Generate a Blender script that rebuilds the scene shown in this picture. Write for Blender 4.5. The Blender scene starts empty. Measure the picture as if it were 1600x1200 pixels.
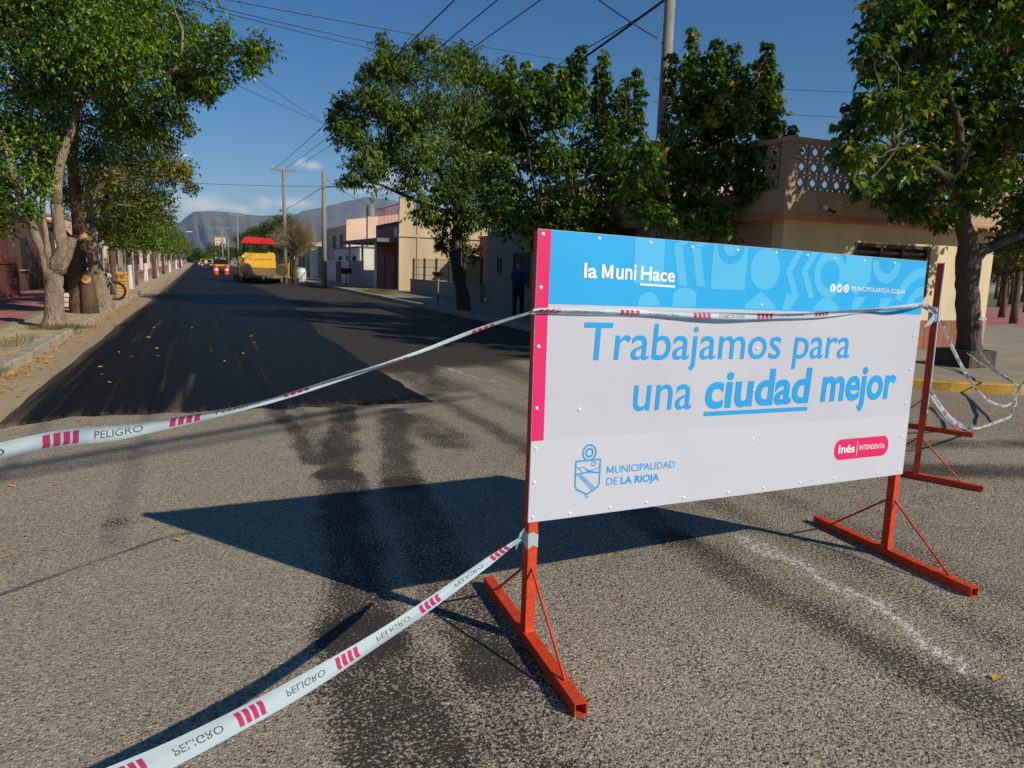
import bpy, bmesh, math, random
import numpy as np
from mathutils import Vector, Matrix

S = bpy.context.scene
COL = S.collection
random.seed(7)
RNG = np.random.default_rng(11)
R = math.radians

# ---------------------------------------------------------------- camera
F_PX, CAM_H = 1156.0, 1.6                      # focal length in pixels of the 1600 px photograph
PITCH, ROLL, YAW = R(8.799), R(1.808), R(22.974)
_fw = Vector((math.sin(YAW)*math.cos(PITCH), math.cos(YAW)*math.cos(PITCH), -math.sin(PITCH)))
_r0 = Vector((math.cos(YAW), -math.sin(YAW), 0)); _u0 = _r0.cross(_fw)
_rt = _r0*math.cos(ROLL) + _u0*math.sin(ROLL); _up = _u0*math.cos(ROLL) - _r0*math.sin(ROLL)
cam_d = bpy.data.cameras.new('camera'); cam = bpy.data.objects.new('camera', cam_d); COL.objects.link(cam)
cam_d.sensor_width = 36.0; cam_d.lens = F_PX/1600*36; cam_d.clip_start = 0.05; cam_d.clip_end = 60000
m = Matrix((_rt, _up, -_fw)).transposed().to_4x4(); m.translation = (0, 0, CAM_H); cam.matrix_world = m
S.camera = cam

# ---------------------------------------------------------------- sun, sky, exposure
SUN_EL = R(32.0); SUN_AZ = R(144.6)            # azimuth clockwise from +Y (the street direction)
SUN_DIR = Vector((math.sin(SUN_AZ)*math.cos(SUN_EL), math.cos(SUN_AZ)*math.cos(SUN_EL), math.sin(SUN_EL)))
sd = bpy.data.lights.new('sun', 'SUN'); sd.energy = 4.8; sd.angle = R(0.55); sd.color = (1.0, 0.93, 0.80)
sun = bpy.data.objects.new('sun', sd); COL.objects.link(sun)
sun.rotation_euler = (-SUN_DIR).to_track_quat('-Z', 'Y').to_euler(); sun.location = (20, -30, 30)

def ray(px, py):
    return _fw + _rt*((px-800)/F_PX) + _up*((600-py)/F_PX)
def G(px, py, z=0.0):                          # a pixel on the ground (or on a level surface at z)
    d = ray(px, py); t = (z-CAM_H)/d.z
    return Vector((d.x*t, d.y*t, z))
def AY(px, py, Y):                             # a pixel on the upright plane y = Y
    d = ray(px, py); t = Y/d.y
    return Vector((d.x*t, Y, CAM_H+d.z*t))
def AX(px, py, X):                             # a pixel on the upright plane x = X
    d = ray(px, py); t = X/d.x
    return Vector((X, d.y*t, CAM_H+d.z*t))
def AD(px, py, D):                             # a pixel at horizontal distance D
    d = ray(px, py); t = D/math.hypot(d.x, d.y)
    return Vector((d.x*t, d.y*t, CAM_H+d.z*t))

w = bpy.data.worlds.new('World'); S.world = w; w.use_nodes = True
nt = w.node_tree; nt.nodes.clear()
def N(tree, typ, **kw):
    n = tree.nodes.new(typ)
    for k, v in kw.items(): setattr(n, k, v)
    return n
out = N(nt, 'ShaderNodeOutputWorld'); bg = N(nt, 'ShaderNodeBackground')
sky = N(nt, 'ShaderNodeTexSky'); sky.sky_type = 'NISHITA'; sky.sun_disc = False
sky.sun_elevation = SUN_EL; sky.sun_rotation = SUN_AZ; sky.altitude = 500; sky.air_density = 1.0; sky.dust_density = 0.0; sky.ozone_density = 4.5
bg.inputs['Strength'].default_value = 0.08
tc = N(nt, 'ShaderNodeTexCoord')
nz = N(nt, 'ShaderNodeTexNoise'); nz.inputs['Scale'].default_value = 26; nz.inputs['Detail'].default_value = 6; nz.inputs['Roughness'].default_value = 0.62
nt.links.new(tc.outputs['Generated'], nz.inputs['Vector'])
# small fair-weather clouds low over the hills, all round the horizon
clouds = [(487, 259, .020, .007), (472, 256, .013, .006), (600, 268, .030, .016), (575, 292, .03, .012), (650, 290, .05, .012), (300, 318, .05, .013), (270, 312, .04, .014), (376, 326, .012, .007),
          (412, 316, .016, .011), (455, 318, .03, .008), (345, 322, .04, .007)]
blobs = []
for (px, py, rx, rz) in clouds: blobs.append((ray(px, py).normalized(), rx*1.25, rz*1.25))
_r = random.Random(5)
for k in range(16):
    a = YAW + R(55) + k*R(250)/15; e = R(_r.uniform(2.5, 8)); blobs.append((Vector((math.sin(a)*math.cos(e), math.cos(a)*math.cos(e), math.sin(e))), _r.uniform(.02, .06), _r.uniform(.008, .016)))
prev = None
for d, rx, rz in blobs:
    sb = N(nt, 'ShaderNodeVectorMath', operation='SUBTRACT'); nt.links.new(tc.outputs['Generated'], sb.inputs[0]); sb.inputs[1].default_value = d
    ml = N(nt, 'ShaderNodeVectorMath', operation='MULTIPLY'); nt.links.new(sb.outputs[0], ml.inputs[0]); ml.inputs[1].default_value = (1/rx, 1/rx, 1/rz)
    ln = N(nt, 'ShaderNodeVectorMath', operation='LENGTH'); nt.links.new(ml.outputs[0], ln.inputs[0])
    if prev is None: prev = ln.outputs['Value']
    else:
        mn = N(nt, 'ShaderNodeMath', operation='MINIMUM'); nt.links.new(prev, mn.inputs[0]); nt.links.new(ln.outputs['Value'], mn.inputs[1]); prev = mn.outputs[0]
# density = 1 - dist + noise
a1 = N(nt, 'ShaderNodeMath', operation='MULTIPLY_ADD'); nt.links.new(nz.outputs['Fac'], a1.inputs[0]); a1.inputs[1].default_value = 2.4; a1.inputs[2].default_value = -0.55
a2 = N(nt, 'ShaderNodeMath', operation='SUBTRACT'); nt.links.new(a1.outputs[0], a2.inputs[0]); nt.links.new(prev, a2.inputs[1])
mr = N(nt, 'ShaderNodeMapRange', interpolation_type='SMOOTHSTEP'); nt.links.new(a2.outputs[0], mr.inputs['Value'])
mr.inputs['From Min'].default_value = -0.35; mr.inputs['From Max'].default_value = 0.9; mr.inputs['To Max'].default_value = 0.92
hs = N(nt, 'ShaderNodeHueSaturation'); hs.inputs['Saturation'].default_value = 1.28; nt.links.new(sky.outputs[0], hs.inputs['Color'])   # the camera's vivid blue
mix = N(nt, 'ShaderNodeMixRGB'); nt.links.new(mr.outputs[0], mix.inputs['Fac']); nt.links.new(hs.outputs[0], mix.inputs['Color1']); mix.inputs['Color2'].default_value = (10.5, 10.2, 10.0, 1)
nt.links.new(mix.outputs[0], bg.inputs['Color']); nt.links.new(bg.outputs[0], out.inputs[0])

vs = S.view_settings; vs.view_transform = 'Standard'; vs.look = 'None'; vs.gamma = 1.0; vs.exposure = 0.0; vs.use_curve_mapping = False
S.cycles.max_bounces = 4; S.cycles.diffuse_bounces = 3; S.cycles.glossy_bounces = 2; S.cycles.transmission_bounces = 3; S.cycles.volume_bounces = 0; S.cycles.transparent_max_bounces = 8; S.cycles.use_denoising = True

# ---------------------------------------------------------------- materials
def srgb(r, g, b):
    f = lambda c: (c/255/12.92) if c/255 <= .04045 else ((c/255+.055)/1.055)**2.4
    return (f(r), f(g), f(b))
MATS = {}
def mat(name, col, rough=.7, var=.25, scale=6.0, bump=0.0, bscale=None, metal=0.0, col2=None, streak=None, spec=.5, detail=5):
    if name in MATS: return MATS[name]
    m = bpy.data.materials.new(name); m.use_nodes = True; t = m.node_tree; p = t.nodes['Principled BSDF']
    p.inputs['Roughness'].default_value = rough; p.inputs['Metallic'].default_value = metal
    p.inputs['Specular IOR Level'].default_value = spec
    tcn = N(t, 'ShaderNodeNewGeometry'); vec = tcn.outputs['Position']
    if streak:
        mp = N(t, 'ShaderNodeMapping'); t.links.new(vec, mp.inputs['Vector']); mp.inputs['Scale'].default_value = streak; vec = mp.outputs[0]
    n1 = N(t, 'ShaderNodeTexNoise'); n1.inputs['Scale'].default_value = scale; n1.inputs['Detail'].default_value = detail; n1.inputs['Roughness'].default_value = .6
    t.links.new(vec, n1.inputs['Vector'])
    c1 = tuple(max(0, c*(1-var)) for c in col); c2 = col2 if col2 else tuple(min(1, c*(1+var)) for c in col)
    rp = N(t, 'ShaderNodeValToRGB'); rp.color_ramp.elements[0].position = .3; rp.color_ramp.elements[1].position = .7
    rp.color_ramp.elements[0].color = (*c1, 1); rp.color_ramp.elements[1].color = (*c2, 1)
    t.links.new(n1.outputs['Fac'], rp.inputs['Fac']); t.links.new(rp.outputs[0], p.inputs['Base Color'])
    if bump:
        n2 = N(t, 'ShaderNodeTexNoise'); n2.inputs['Scale'].default_value = bscale or scale*4; n2.inputs['Detail'].default_value = 4
        t.links.new(vec, n2.inputs['Vector'])
        b = N(t, 'ShaderNodeBump'); b.inputs['Strength'].default_value = bump; b.inputs['Distance'].default_value = .02
        t.links.new(n2.outputs['Fac'], b.inputs['Height']); t.links.new(b.outputs[0], p.inputs['Normal'])
    MATS[name] = m; return m

def leaf_mat(name, cols, rough=.45, trans=.35, coat=.5):
    m = bpy.data.materials.new(name); m.use_nodes = True; t = m.node_tree; t.nodes.clear()
    o = N(t, 'ShaderNodeOutputMaterial'); at = N(t, 'ShaderNodeAttribute', attribute_name='leafvar')
    rp = N(t, 'ShaderNodeValToRGB'); e = rp.color_ramp.elements
    e[0].position = 0; e[0].color = (*cols[0], 1); e[1].position = 1; e[1].color = (*cols[-1], 1)
    for i, c in enumerate(cols[1:-1], 1):
        x = e.new(i/(len(cols)-1) if len(cols) < 5 else [0, .35, .7, .93, 1][i]); x.color = (*c, 1)
    t.links.new(at.outputs['Fac'], rp.inputs['Fac'])
    p = N(t, 'ShaderNodeBsdfPrincipled'); p.inputs['Roughness'].default_value = rough; p.inputs['Specular IOR Level'].default_value = coat
    t.links.new(rp.outputs[0], p.inputs['Base Color'])
    tr = N(t, 'ShaderNodeBsdfTranslucent'); g = N(t, 'ShaderNodeMixRGB', blend_type='MULTIPLY'); g.inputs['Fac'].default_value = 1; g.inputs['Color2'].default_value = (1.25, 1.15, .35, 1)
    t.links.new(rp.outputs[0], g.inputs['Color1']); t.links.new(g.outputs[0], tr.inputs['Color'])
    mx = N(t, 'ShaderNodeMixShader'); mx.inputs['Fac'].default_value = trans
    t.links.new(p.outputs[0], mx.inputs[1]); t.links.new(tr.outputs[0], mx.inputs[2]); t.links.new(mx.outputs[0], o.inputs[0])
    MATS[name] = m; return m

# ---------------------------------------------------------------- mesh helpers
class MB:
    def __init__(s): s.v = []; s.f = []; s.sm = False
    def add(s, vs, fs):
        o = len(s.v); s.v += [tuple(v) for v in vs]; s.f += [tuple(i+o for i in f) for f in fs]; return s
    def box(s, c, d, rz=0.0, rx=0.0):
        M = Matrix.Rotation(rz, 3, 'Z') @ Matrix.Rotation(rx, 3, 'X'); c = Vector(c)
        vs = [c + M @ Vector((sx*d[0]/2, sy*d[1]/2, sz*d[2]/2)) for sx in (-1, 1) for sy in (-1, 1) for sz in (-1, 1)]
        return s.add(vs, [(0, 1, 3, 2), (4, 6, 7, 5), (0, 4, 5, 1), (2, 3, 7, 6), (0, 2, 6, 4), (1, 5, 7, 3)])
    def b2(s, x0, x1, y0, y1, z0, z1): return s.box(((x0+x1)/2, (y0+y1)/2, (z0+z1)/2), (abs(x1-x0), abs(y1-y0), abs(z1-z0)))
    def bar(s, a, b, wd, ht, up=(0, 0, 1)):
        a = Vector(a); b = Vector(b); d = (b-a).normalized(); sd = d.cross(Vector(up))
        if sd.length < 1e-4: sd = d.cross(Vector((1, 0, 0)))
        sd.normalize(); u = sd.cross(d)
        vs = [p + sd*i*wd/2 + u*j*ht/2 for p in (a, b) for i, j in ((-1, -1), (1, -1), (1, 1), (-1, 1))]
        return s.add(vs, [(3, 2, 1, 0), (4, 5, 6, 7), (0, 1, 5, 4), (1, 2, 6, 5), (2, 3, 7, 6), (3, 0, 4, 7)])
    def tube(s, path, rad, n=8, cap=True, wob=0.0):
        P = [Vector(p) for p in path]; k = len(P)
        if not hasattr(rad, '__len__'): rad = [rad]*k
        vs = []; ref = None
        for i in range(k):
            d = (P[min(i+1, k-1)]-P[max(i-1, 0)]).normalized()
            if ref is None: ref = d.orthogonal().normalized()
            x = (ref - d*ref.dot(d)).normalized(); ref = x; y = d.cross(x)
            for j in range(n):
                a = 2*math.pi*j/n; rr = rad[i]*(1+(random.uniform(-wob, wob) if wob else 0))
                vs.append(P[i] + (x*math.cos(a)+y*math.sin(a))*rr)
        fs = [(i*n+j, i*n+(j+1) % n, (i+1)*n+(j+1) % n, (i+1)*n+j) for i in range(k-1) for j in range(n)]
        if cap: fs += [tuple(range(n-1, -1, -1)), tuple((k-1)*n+j for j in range(n))]
        return s.add(vs, fs)
    def prism(s, poly, z0, z1):
        n = len(poly); vs = [(x, y, z0) for x, y in poly]+[(x, y, z1) for x, y in poly]
        return s.add(vs, [tuple(range(n-1, -1, -1)), tuple(range(n, 2*n))]+[(i, (i+1) % n, n+(i+1) % n, n+i) for i in range(n)])
    def lathe(s, prof, c=(0, 0, 0), n=16, axis='Z'):
        vs = []
        for r, z in prof:
            for j in range(n):
                a = 2*math.pi*j/n; p = (r*math.cos(a), r*math.sin(a), z)
                if axis == 'X': p = (p[2], p[0], p[1])
                if axis == 'Y': p = (p[0], p[2], p[1])
                vs.append((p[0]+c[0], p[1]+c[1], p[2]+c[2]))
        k = len(prof)
        return s.add(vs, [(i*n+j, i*n+(j+1) % n, (i+1)*n+(j+1) % n, (i+1)*n+j) for i in range(k-1) for j in range(n)])
    def xf(s, M): s.v = [tuple(M @ Vector(v)) for v in s.v]; return s

def props(o, label=None, cat=None, group=None, kind=None):
    if label: o['label'] = label
    if cat: o['category'] = cat
    if group: o['group'] = group
    if kind: o['kind'] = kind
    return o
def wloc(o):
    l = Vector((0, 0, 0))
    while o is not None: l += o.location; o = o.parent
    return l
def mk(name, mb, material, parent=None, smooth=False, local=False):
    """one mesh object; vertices are world positions unless local"""
    me = bpy.data.meshes.new(name); v = mb.v
    if parent is not None and not local:
        b = wloc(parent); v = [(p[0]-b.x, p[1]-b.y, p[2]-b.z) for p in v]
    me.from_pydata(v, [], mb.f); me.update()
    bm = bmesh.new(); bm.from_mesh(me); bmesh.ops.recalc_face_normals(bm, faces=bm.faces); bm.to_mesh(me); bm.free()
    if smooth: me.shade_smooth()
    me.materials.append(material if not isinstance(material, str) else MATS[material])
    o = bpy.data.objects.new(name, me); COL.objects.link(o)
    if parent is not None: o.parent = parent
    return o
def thing(name, label, cat, loc, group=None):
    o = bpy.data.objects.new(name, None); COL.objects.link(o); o.location = loc; o.empty_display_size = .2
    return props(o, label, cat, group)
def inst(name, me, parent, loc=(0, 0, 0), rz=0.0, M=None):
    o = bpy.data.objects.new(name, me); COL.objects.link(o); o.parent = parent
    if M is not None: o.matrix_local = M
    else: o.location = loc; o.rotation_euler = (0, 0, rz)
    return o
def copy_thing(root, loc, rz=0.0, sc=1.0, label=None):
    c = root.copy(); COL.objects.link(c); c.location = loc; c.rotation_euler = (0, 0, rz); c.scale = (sc, sc, sc) if not hasattr(sc, '__len__') else sc
    if label: c['label'] = label
    for ch in root.children:
        d = ch.copy(); COL.objects.link(d); d.parent = c
        for g in ch.children:
            e = g.copy(); COL.objects.link(e); e.parent = d
    return c
def np_mesh(name, V, Fq, nper, material, attr=None, parent=None):
    """fast mesh from numpy arrays; Fq (n, nper) face corners"""
    me = bpy.data.meshes.new(name); me.vertices.add(len(V)); me.vertices.foreach_set('co', V.astype(np.float32).ravel())
    nf = len(Fq); me.loops.add(nf*nper); me.loops.foreach_set('vertex_index', Fq.astype(np.int32).ravel())
    me.polygons.add(nf); me.polygons.foreach_set('loop_start', np.arange(nf, dtype=np.int32)*nper); me.polygons.foreach_set('loop_total', np.full(nf, nper, dtype=np.int32))
    for k, a in (attr or {}).items():
        at = me.attributes.new(k, 'FLOAT', 'POINT'); at.data.foreach_set('value', a.astype(np.float32).ravel())
    me.update(calc_edges=True); me.validate()
    me.materials.append(MATS[material] if isinstance(material, str) else material)
    o = bpy.data.objects.new(name, me); COL.objects.link(o)
    if parent is not None: o.parent = parent
    return o
def vnoise(x, y, sc, seed=0, oct=4):
    """value noise on numpy arrays"""
    tot = 0; amp = 1.0; s = 0
    for o in range(oct):
        g = np.random.default_rng(seed*31+o).random((128, 128)); fx = x/sc; fy = y/sc
        ix = np.floor(fx).astype(int); iy = np.floor(fy).astype(int); tx = fx-ix; ty = fy-iy; tx = tx*tx*(3-2*tx); ty = ty*ty*(3-2*ty)
        q = lambda a, b: g[a % 128, b % 128]
        tot = tot + amp*((q(ix, iy)*(1-tx)+q(ix+1, iy)*tx)*(1-ty)+(q(ix, iy+1)*(1-tx)+q(ix+1, iy+1)*tx)*ty); s += amp; amp *= .55; sc /= 2.03
    return tot/s
def seg(X, Y, a, b, wd, soft):
    ax, ay = a; bx, by = b; dx, dy = bx-ax, by-ay; L = dx*dx+dy*dy
    t = np.clip(((X-ax)*dx+(Y-ay)*dy)/L, 0, 1); d = np.hypot(X-ax-t*dx, Y-ay-t*dy)
    return np.clip((wd+soft-d)/(2*soft), 0, 1)
# ================================================================ SETTING
# ---- ground to the horizon
gm = mat('dry_earth', srgb(166, 146, 116), .95, .25, .35, .3, 3.0)
g = MB(); g.add([(-16000, -16000, -.06), (16000, -16000, -.06), (16000, 16000, -.06), (-16000, 16000, -.06)], [(0, 1, 2, 3)])
props(mk('ground', g, gm), kind='structure')

# ---- old road: one sheet, fine where it is near, with tar tracks and dust as its wear
def road_material():
    m = bpy.data.materials.new('worn_chip_seal'); m.use_nodes = True; t = m.node_tree; p = t.nodes['Principled BSDF']; p.inputs['Roughness'].default_value = .85
    p.inputs['Specular IOR Level'].default_value = .3
    geo = N(t, 'ShaderNodeNewGeometry'); pos = geo.outputs['Position']
    def noise(sc, det=3, ro=.6):
        n = N(t, 'ShaderNodeTexNoise'); n.inputs['Scale'].default_value = sc; n.inputs['Detail'].default_value = det; n.inputs['Roughness'].default_value = ro; t.links.new(pos, n.inputs['Vector']); return n.outputs['Fac']
    def mth(op, a, b=None, c=None):
        n = N(t, 'ShaderNodeMath', operation=op)
        for i, x in enumerate((a, b, c)):
            if x is None: continue
            if isinstance(x, (int, float)): n.inputs[i].default_value = x
            else: t.links.new(x, n.inputs[i])
        return n.outputs[0]
    def mixc(f, a, b):
        n = N(t, 'ShaderNodeMixRGB')
        for i, x in enumerate((f, a, b)):
            if isinstance(x, tuple): n.inputs[i].default_value = (*x, 1)
            elif isinstance(x, (int, float)): n.inputs[i].default_value = x
            else: t.links.new(x, n.inputs[i])
        return n.outputs[0]
    vo = N(t, 'ShaderNodeTexVoronoi'); vo.inputs['Scale'].default_value = 105; t.links.new(pos, vo.inputs['Vector'])
    sep = N(t, 'ShaderNodeSeparateColor'); t.links.new(vo.outputs['Color'], sep.inputs[0])
    rp = N(t, 'ShaderNodeValToRGB'); e = rp.color_ramp.elements; t.links.new(sep.outputs[0], rp.inputs[0])
    e[0].color = (*srgb(122, 111, 96), 1); e[1].color = (*srgb(222, 206, 180), 1); e[1].position = 1
    for q, c in ((.3, srgb(156, 141, 121)), (.65, srgb(178, 162, 138)), (.9, srgb(196, 182, 160))): x = e.new(q); x.color = (*c, 1)
    big = noise(.55, 5, .55); col = mixc(mth('MULTIPLY', big, .55), rp.outputs[0], srgb(136, 124, 107))
    tar = N(t, 'ShaderNodeAttribute', attribute_name='tar').outputs['Fac']; dust = N(t, 'ShaderNodeAttribute', attribute_name='dust').outputs['Fac']; white = N(t, 'ShaderNodeAttribute', attribute_name='white').outputs['Fac']
    fine = noise(70, 2, .75); med = noise(5, 4, .6)
    thr = mth('ADD', mth('MULTIPLY_ADD', fine, 2.3, -.65), mth('MULTIPLY_ADD', med, .25, -.125))
    mask = mth('MULTIPLY_ADD', mth('ADD', thr, mth('MULTIPLY_ADD', tar, .62, -.74)), 5.0, 0.0)
    mask = N_clamp(t, mask)
    dm = N_clamp(t, mth('MULTIPLY_ADD', mth('ADD', noise(9, 5, .7), mth('MULTIPLY_ADD', dust, .9, -.85)), 5.0, 0.0))
    col = mixc(mth('MULTIPLY', mask, .90), col, srgb(27, 25, 23))
    col = mixc(mth('MULTIPLY', dm, .85), col, srgb(180, 158, 124))
    wm = N_clamp(t, mth('MULTIPLY_ADD', mth('ADD', noise(30, 4, .7), mth('MULTIPLY_ADD', white, .6, -.755)), 6.0, 0.0))
    col = mixc(mth('MULTIPLY', wm, .85), col, srgb(222, 218, 210))
    t.links.new(col, p.inputs['Base Color'])
    b = N(t, 'ShaderNodeBump'); b.inputs['Strength'].default_value = .75; b.inputs['Distance'].default_value = .008
    hh = mth('MULTIPLY_ADD', vo.outputs['Distance'], -.8, fine); t.links.new(hh, b.inputs['Height']); t.links.new(b.outputs[0], p.inputs['Normal'])
    MATS['road'] = m
def N_clamp(t, s):
    n = N(t, 'ShaderNodeClamp'); t.links.new(s, n.inputs[0]); return n.outputs[0]
road_material()
xs = np.unique(np.concatenate([np.linspace(-120, -8, 24), np.linspace(-8, -3, 21), np.arange(-3, 9.0, .05), np.linspace(9, 16, 60), np.linspace(16, 120, 30)]))
ys = np.unique(np.concatenate([np.linspace(-40, 0, 20), np.arange(0, 14, .05), np.linspace(14, 40, 130), np.linspace(40, 900, 160)]))
X, Y = np.meshgrid(xs, ys, indexing='ij')
tar = .12 + .22*np.clip((X+.3)/2.5, 0, 1) + .22*(vnoise(X, Y, 1.4, 3)-.5) + .10*(vnoise(X*3.5, Y*.6, .6, 13)-.5)*np.clip((X-.3)/1.0, 0, 1)
STRK = .15+1.0*vnoise(X*4.0, Y*.5, .35, 19)+.75*vnoise(X, Y, .22, 29)
tk = lambda a, b, w_, s_, st: st*1.05*np.clip(STRK, 0, 1.15)*seg(X + .10*(vnoise(X, Y, .5, 9)-.5)+.16*(vnoise(X, Y*.6, .18, 10)-.5), Y, a, b, w_*.85, s_*.4)
for a, b, w_, s_, st in [((.76, 8.3), (.83, 6.0), .10, .06, .55), ((.98, 8.3), (.98, 6.2), .09, .10, .28), ((1.45, 8.3), (.95, 5.6), .17, .12, .62), ((.95, 5.6), (.62, 3.0), .20, .12, .62), ((.62, 3.0), (.50, 1.2), .24, .14, .60),
                         ((1.95, 8.0), (1.35, 5.2), .16, .12, .50), ((1.35, 5.2), (1.05, 2.6), .20, .15, .42), ((1.05, 2.6), (.95, 1.0), .25, .2, .32), ((2.05, 7.6), (2.1, 6.3), .22, .25, .45),
                         ((2.75, 12), (2.66, 3.6), .14, .16, .36), ((2.66, 3.6), (2.75, 1.0), .14, .16, .34), ((3.3, 12.0), (3.35, 2.0), .14, .2, .22), ((4.6, 12), (4.5, 7), .3, .4, .35), ((3.95, 7), (3.9, 2), .12, .2, .2),
                         ((5.0, 4.6), (8.5, 3.3), .25, .25, .5), ((4.6, 5.6), (9.0, 4.4), .2, .25, .4), ((3.2, 13), (3.0, 9.2), .2, .3, .5), ((-.55, 4.88), (-.45, 4.95), .06, .12, .35), ((-.9, 6.4), (1.5, 7.2), .05, .15, .10)]:
    tar = tar + tk(a, b, w_, s_, st)
# the prime coat: brown-black film over the half still to be paved, from the edge of the new strip on
prime = np.clip((Y - 10.7 - 1.5*(vnoise(X, Y, 1.5, 21)-.5) - .4*np.clip(X-2.5, 0, 6))/.9, 0, 1)*np.clip((8.2-X)/.4, 0, 1)*np.clip((X+2.2)/.3, 0, 1)
tar = np.clip(tar + .95*prime, 0, 1.25)
dust = .5*np.clip((-1.35-X)/.5, 0, 1)*np.clip((Y-6)/2, 0, 1) + .75*np.clip((-1.7-X)/.35, 0, 1)*np.clip((Y-8)/2, 0, 1) + .35*seg(X, Y, (-6, 8.0), (2.4, 8.25), .12, .12) + .3*np.clip((X-7.4)/.5, 0, 1)*np.clip((Y-9)/2, 0, 1)
dust = dust + .15*vnoise(X, Y, 2.0, 40)
wht = .75*seg(X + .2*(vnoise(X, Y, .35, 77)-.5), Y, (3.62, 11.6), (3.86, 9.3), .035, .05) + .8*seg(X + .3*(vnoise(X, Y, .3, 78)-.5), Y, (3.10, 3.5), (3.0, 1.9), .05, .09) + .55*seg(X+.1*(vnoise(X, Y, .3, 79)-.5), Y, (2.1, 8.3), (2.75, 6.6), .015, .03) \
    + .45*seg(X+.2*(vnoise(X, Y, .3, 80)-.5), Y, (3.3, 7.5), (3.14, 4.2), .03, .08) + .5*seg(X+.2*(vnoise(X, Y, .3, 81)-.5), Y, (4.3, 3.4), (6.3, 2.6), .04, .09)
nx, ny = len(xs), len(ys); idx = np.arange(nx*ny).reshape(nx, ny)
q = np.stack([idx[:-1, :-1], idx[1:, :-1], idx[1:, 1:], idx[:-1, 1:]], -1).reshape(-1, 4)
cx = (X[:-1, :-1]+X[1:, 1:]).ravel()/2; cy = (Y[:-1, :-1]+Y[1:, 1:]).ravel()/2
q = q[((cx > -2.9) & (cx < 8.8)) | (cy < 13.0)]
Zr = .012*(vnoise(X, Y, 2.5, 50)-.5)*(Y < 13.5)*(Y > 1)
o = np_mesh('road', np.stack([X, Y, Zr], -1).reshape(-1, 3), q, 4, 'road', {'tar': tar, 'dust': dust, 'white': wht}); props(o, kind='structure')

# ---- the fresh strip of asphalt, 4 cm thick with a ragged front edge
def fresh_material():
    m = bpy.data.materials.new('fresh_asphalt'); m.use_nodes = True; t = m.node_tree; p = t.nodes['Principled BSDF']
    p.inputs['Specular IOR Level'].default_value = .24
    geo = N(t, 'ShaderNodeNewGeometry'); at = N(t, 'ShaderNodeAttribute', attribute_name='dust')
    mp = N(t, 'ShaderNodeMapping'); mp.inputs['Scale'].default_value = (9, .22, 1); t.links.new(geo.outputs['Position'], mp.inputs['Vector'])
    n1 = N(t, 'ShaderNodeTexNoise'); n1.inputs['Scale'].default_value = 1.0; n1.inputs['Detail'].default_value = 6; n1.inputs['Roughness'].default_value = .65; t.links.new(mp.outputs[0], n1.inputs['Vector'])
    n2 = N(t, 'ShaderNodeTexNoise'); n2.inputs['Scale'].default_value = 45; n2.inputs['Detail'].default_value = 3; t.links.new(geo.outputs['Position'], n2.inputs['Vector'])
    ad = N(t, 'ShaderNodeMath', operation='MULTIPLY_ADD'); t.links.new(n2.outputs['Fac'], ad.inputs[0]); ad.inputs[1].default_value = .35; t.links.new(n1.outputs['Fac'], ad.inputs[2])
    a2 = N(t, 'ShaderNodeMath', operation='MULTIPLY_ADD'); t.links.new(at.outputs['Fac'], a2.inputs[0]); a2.inputs[1].default_value = .6; t.links.new(ad.outputs[0], a2.inputs[2])
    rp = N(t, 'ShaderNodeMapRange'); t.links.new(a2.outputs[0], rp.inputs['Value']); rp.inputs['From Min'].default_value = .755; rp.inputs['From Max'].default_value = 1.12; rp.inputs['To Max'].default_value = .55
    mx = N(t, 'ShaderNodeMixRGB'); t.links.new(rp.outputs[0], mx.inputs[0]); mx.inputs[1].default_value = (.0045, .0046, .0052, 1); mx.inputs[2].default_value = (*srgb(122, 104, 84), 1)
    t.links.new(mx.outputs[0], p.inputs['Base Color'])
    rr = N(t, 'ShaderNodeMapRange'); t.links.new(n1.outputs['Fac'], rr.inputs['Value']); rr.inputs['To Min'].default_value = .5; rr.inputs['To Max'].default_value = .8; t.links.new(rr.outputs[0], p.inputs['Roughness'])
    b = N(t, 'ShaderNodeBump'); b.inputs['Strength'].default_value = .5; b.inputs['Distance'].default_value = .01; t.links.new(n2.outputs['Fac'], b.inputs['Height']); t.links.new(b.outputs[0], p.inputs['Normal'])
    MATS['fresh'] = m
fresh_material()
us = np.linspace(0, 1, 121); vs_ = np.concatenate([np.linspace(0, .1, 5), np.linspace(.2, 6, 40), np.linspace(6.5, 40, 60), np.linspace(42, 420, 60)])
U, V = np.meshgrid(us, vs_, indexing='ij')
fade = np.exp(-V/2.0)
y0 = 8.36 + .10*(vnoise(U*40, V*0, 2.2, 5)-.5)*2 + .03*np.sin(U*60) + np.where(U < .13, (U-.13)*4.2, 0)
left = -1.80 + .10*(vnoise(V*.9, U*0, 1.0, 6)-.5) + .25*np.clip((V-14)/20, 0, 1); right = 2.5 + .22*(vnoise(V*1.3, U*0, 1.3, 8)-.5) + .9*np.clip((V-9)/14, 0, 1)
XX = left*(1-U)+right*U; YY = y0*fade + (8.36)*(1-fade) + V
ZZ = np.full_like(XX, .034); ZZ[:, 0] = .004; ZZ[0, :] = .004; ZZ[-1, :] = .004; ZZ[:, 1] = .028
dd = .85*np.clip((left+.32-XX)/.32, 0, 1)**1.6 + .30*seg(XX, YY, (-.42, 9.6), (-.62, 17), .03, .06) + .42*seg(XX, YY, (-.28, 8.4), (-.10, 11), .05, .05) + .2*seg(XX, YY, (-.9, 13), (-1.15, 26), .08, .15) + .22*np.exp(-V/.25)
idx = np.arange(U.size).reshape(U.shape); q = np.stack([idx[:-1, :-1], idx[1:, :-1], idx[1:, 1:], idx[:-1, 1:]], -1).reshape(-1, 4)
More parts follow.
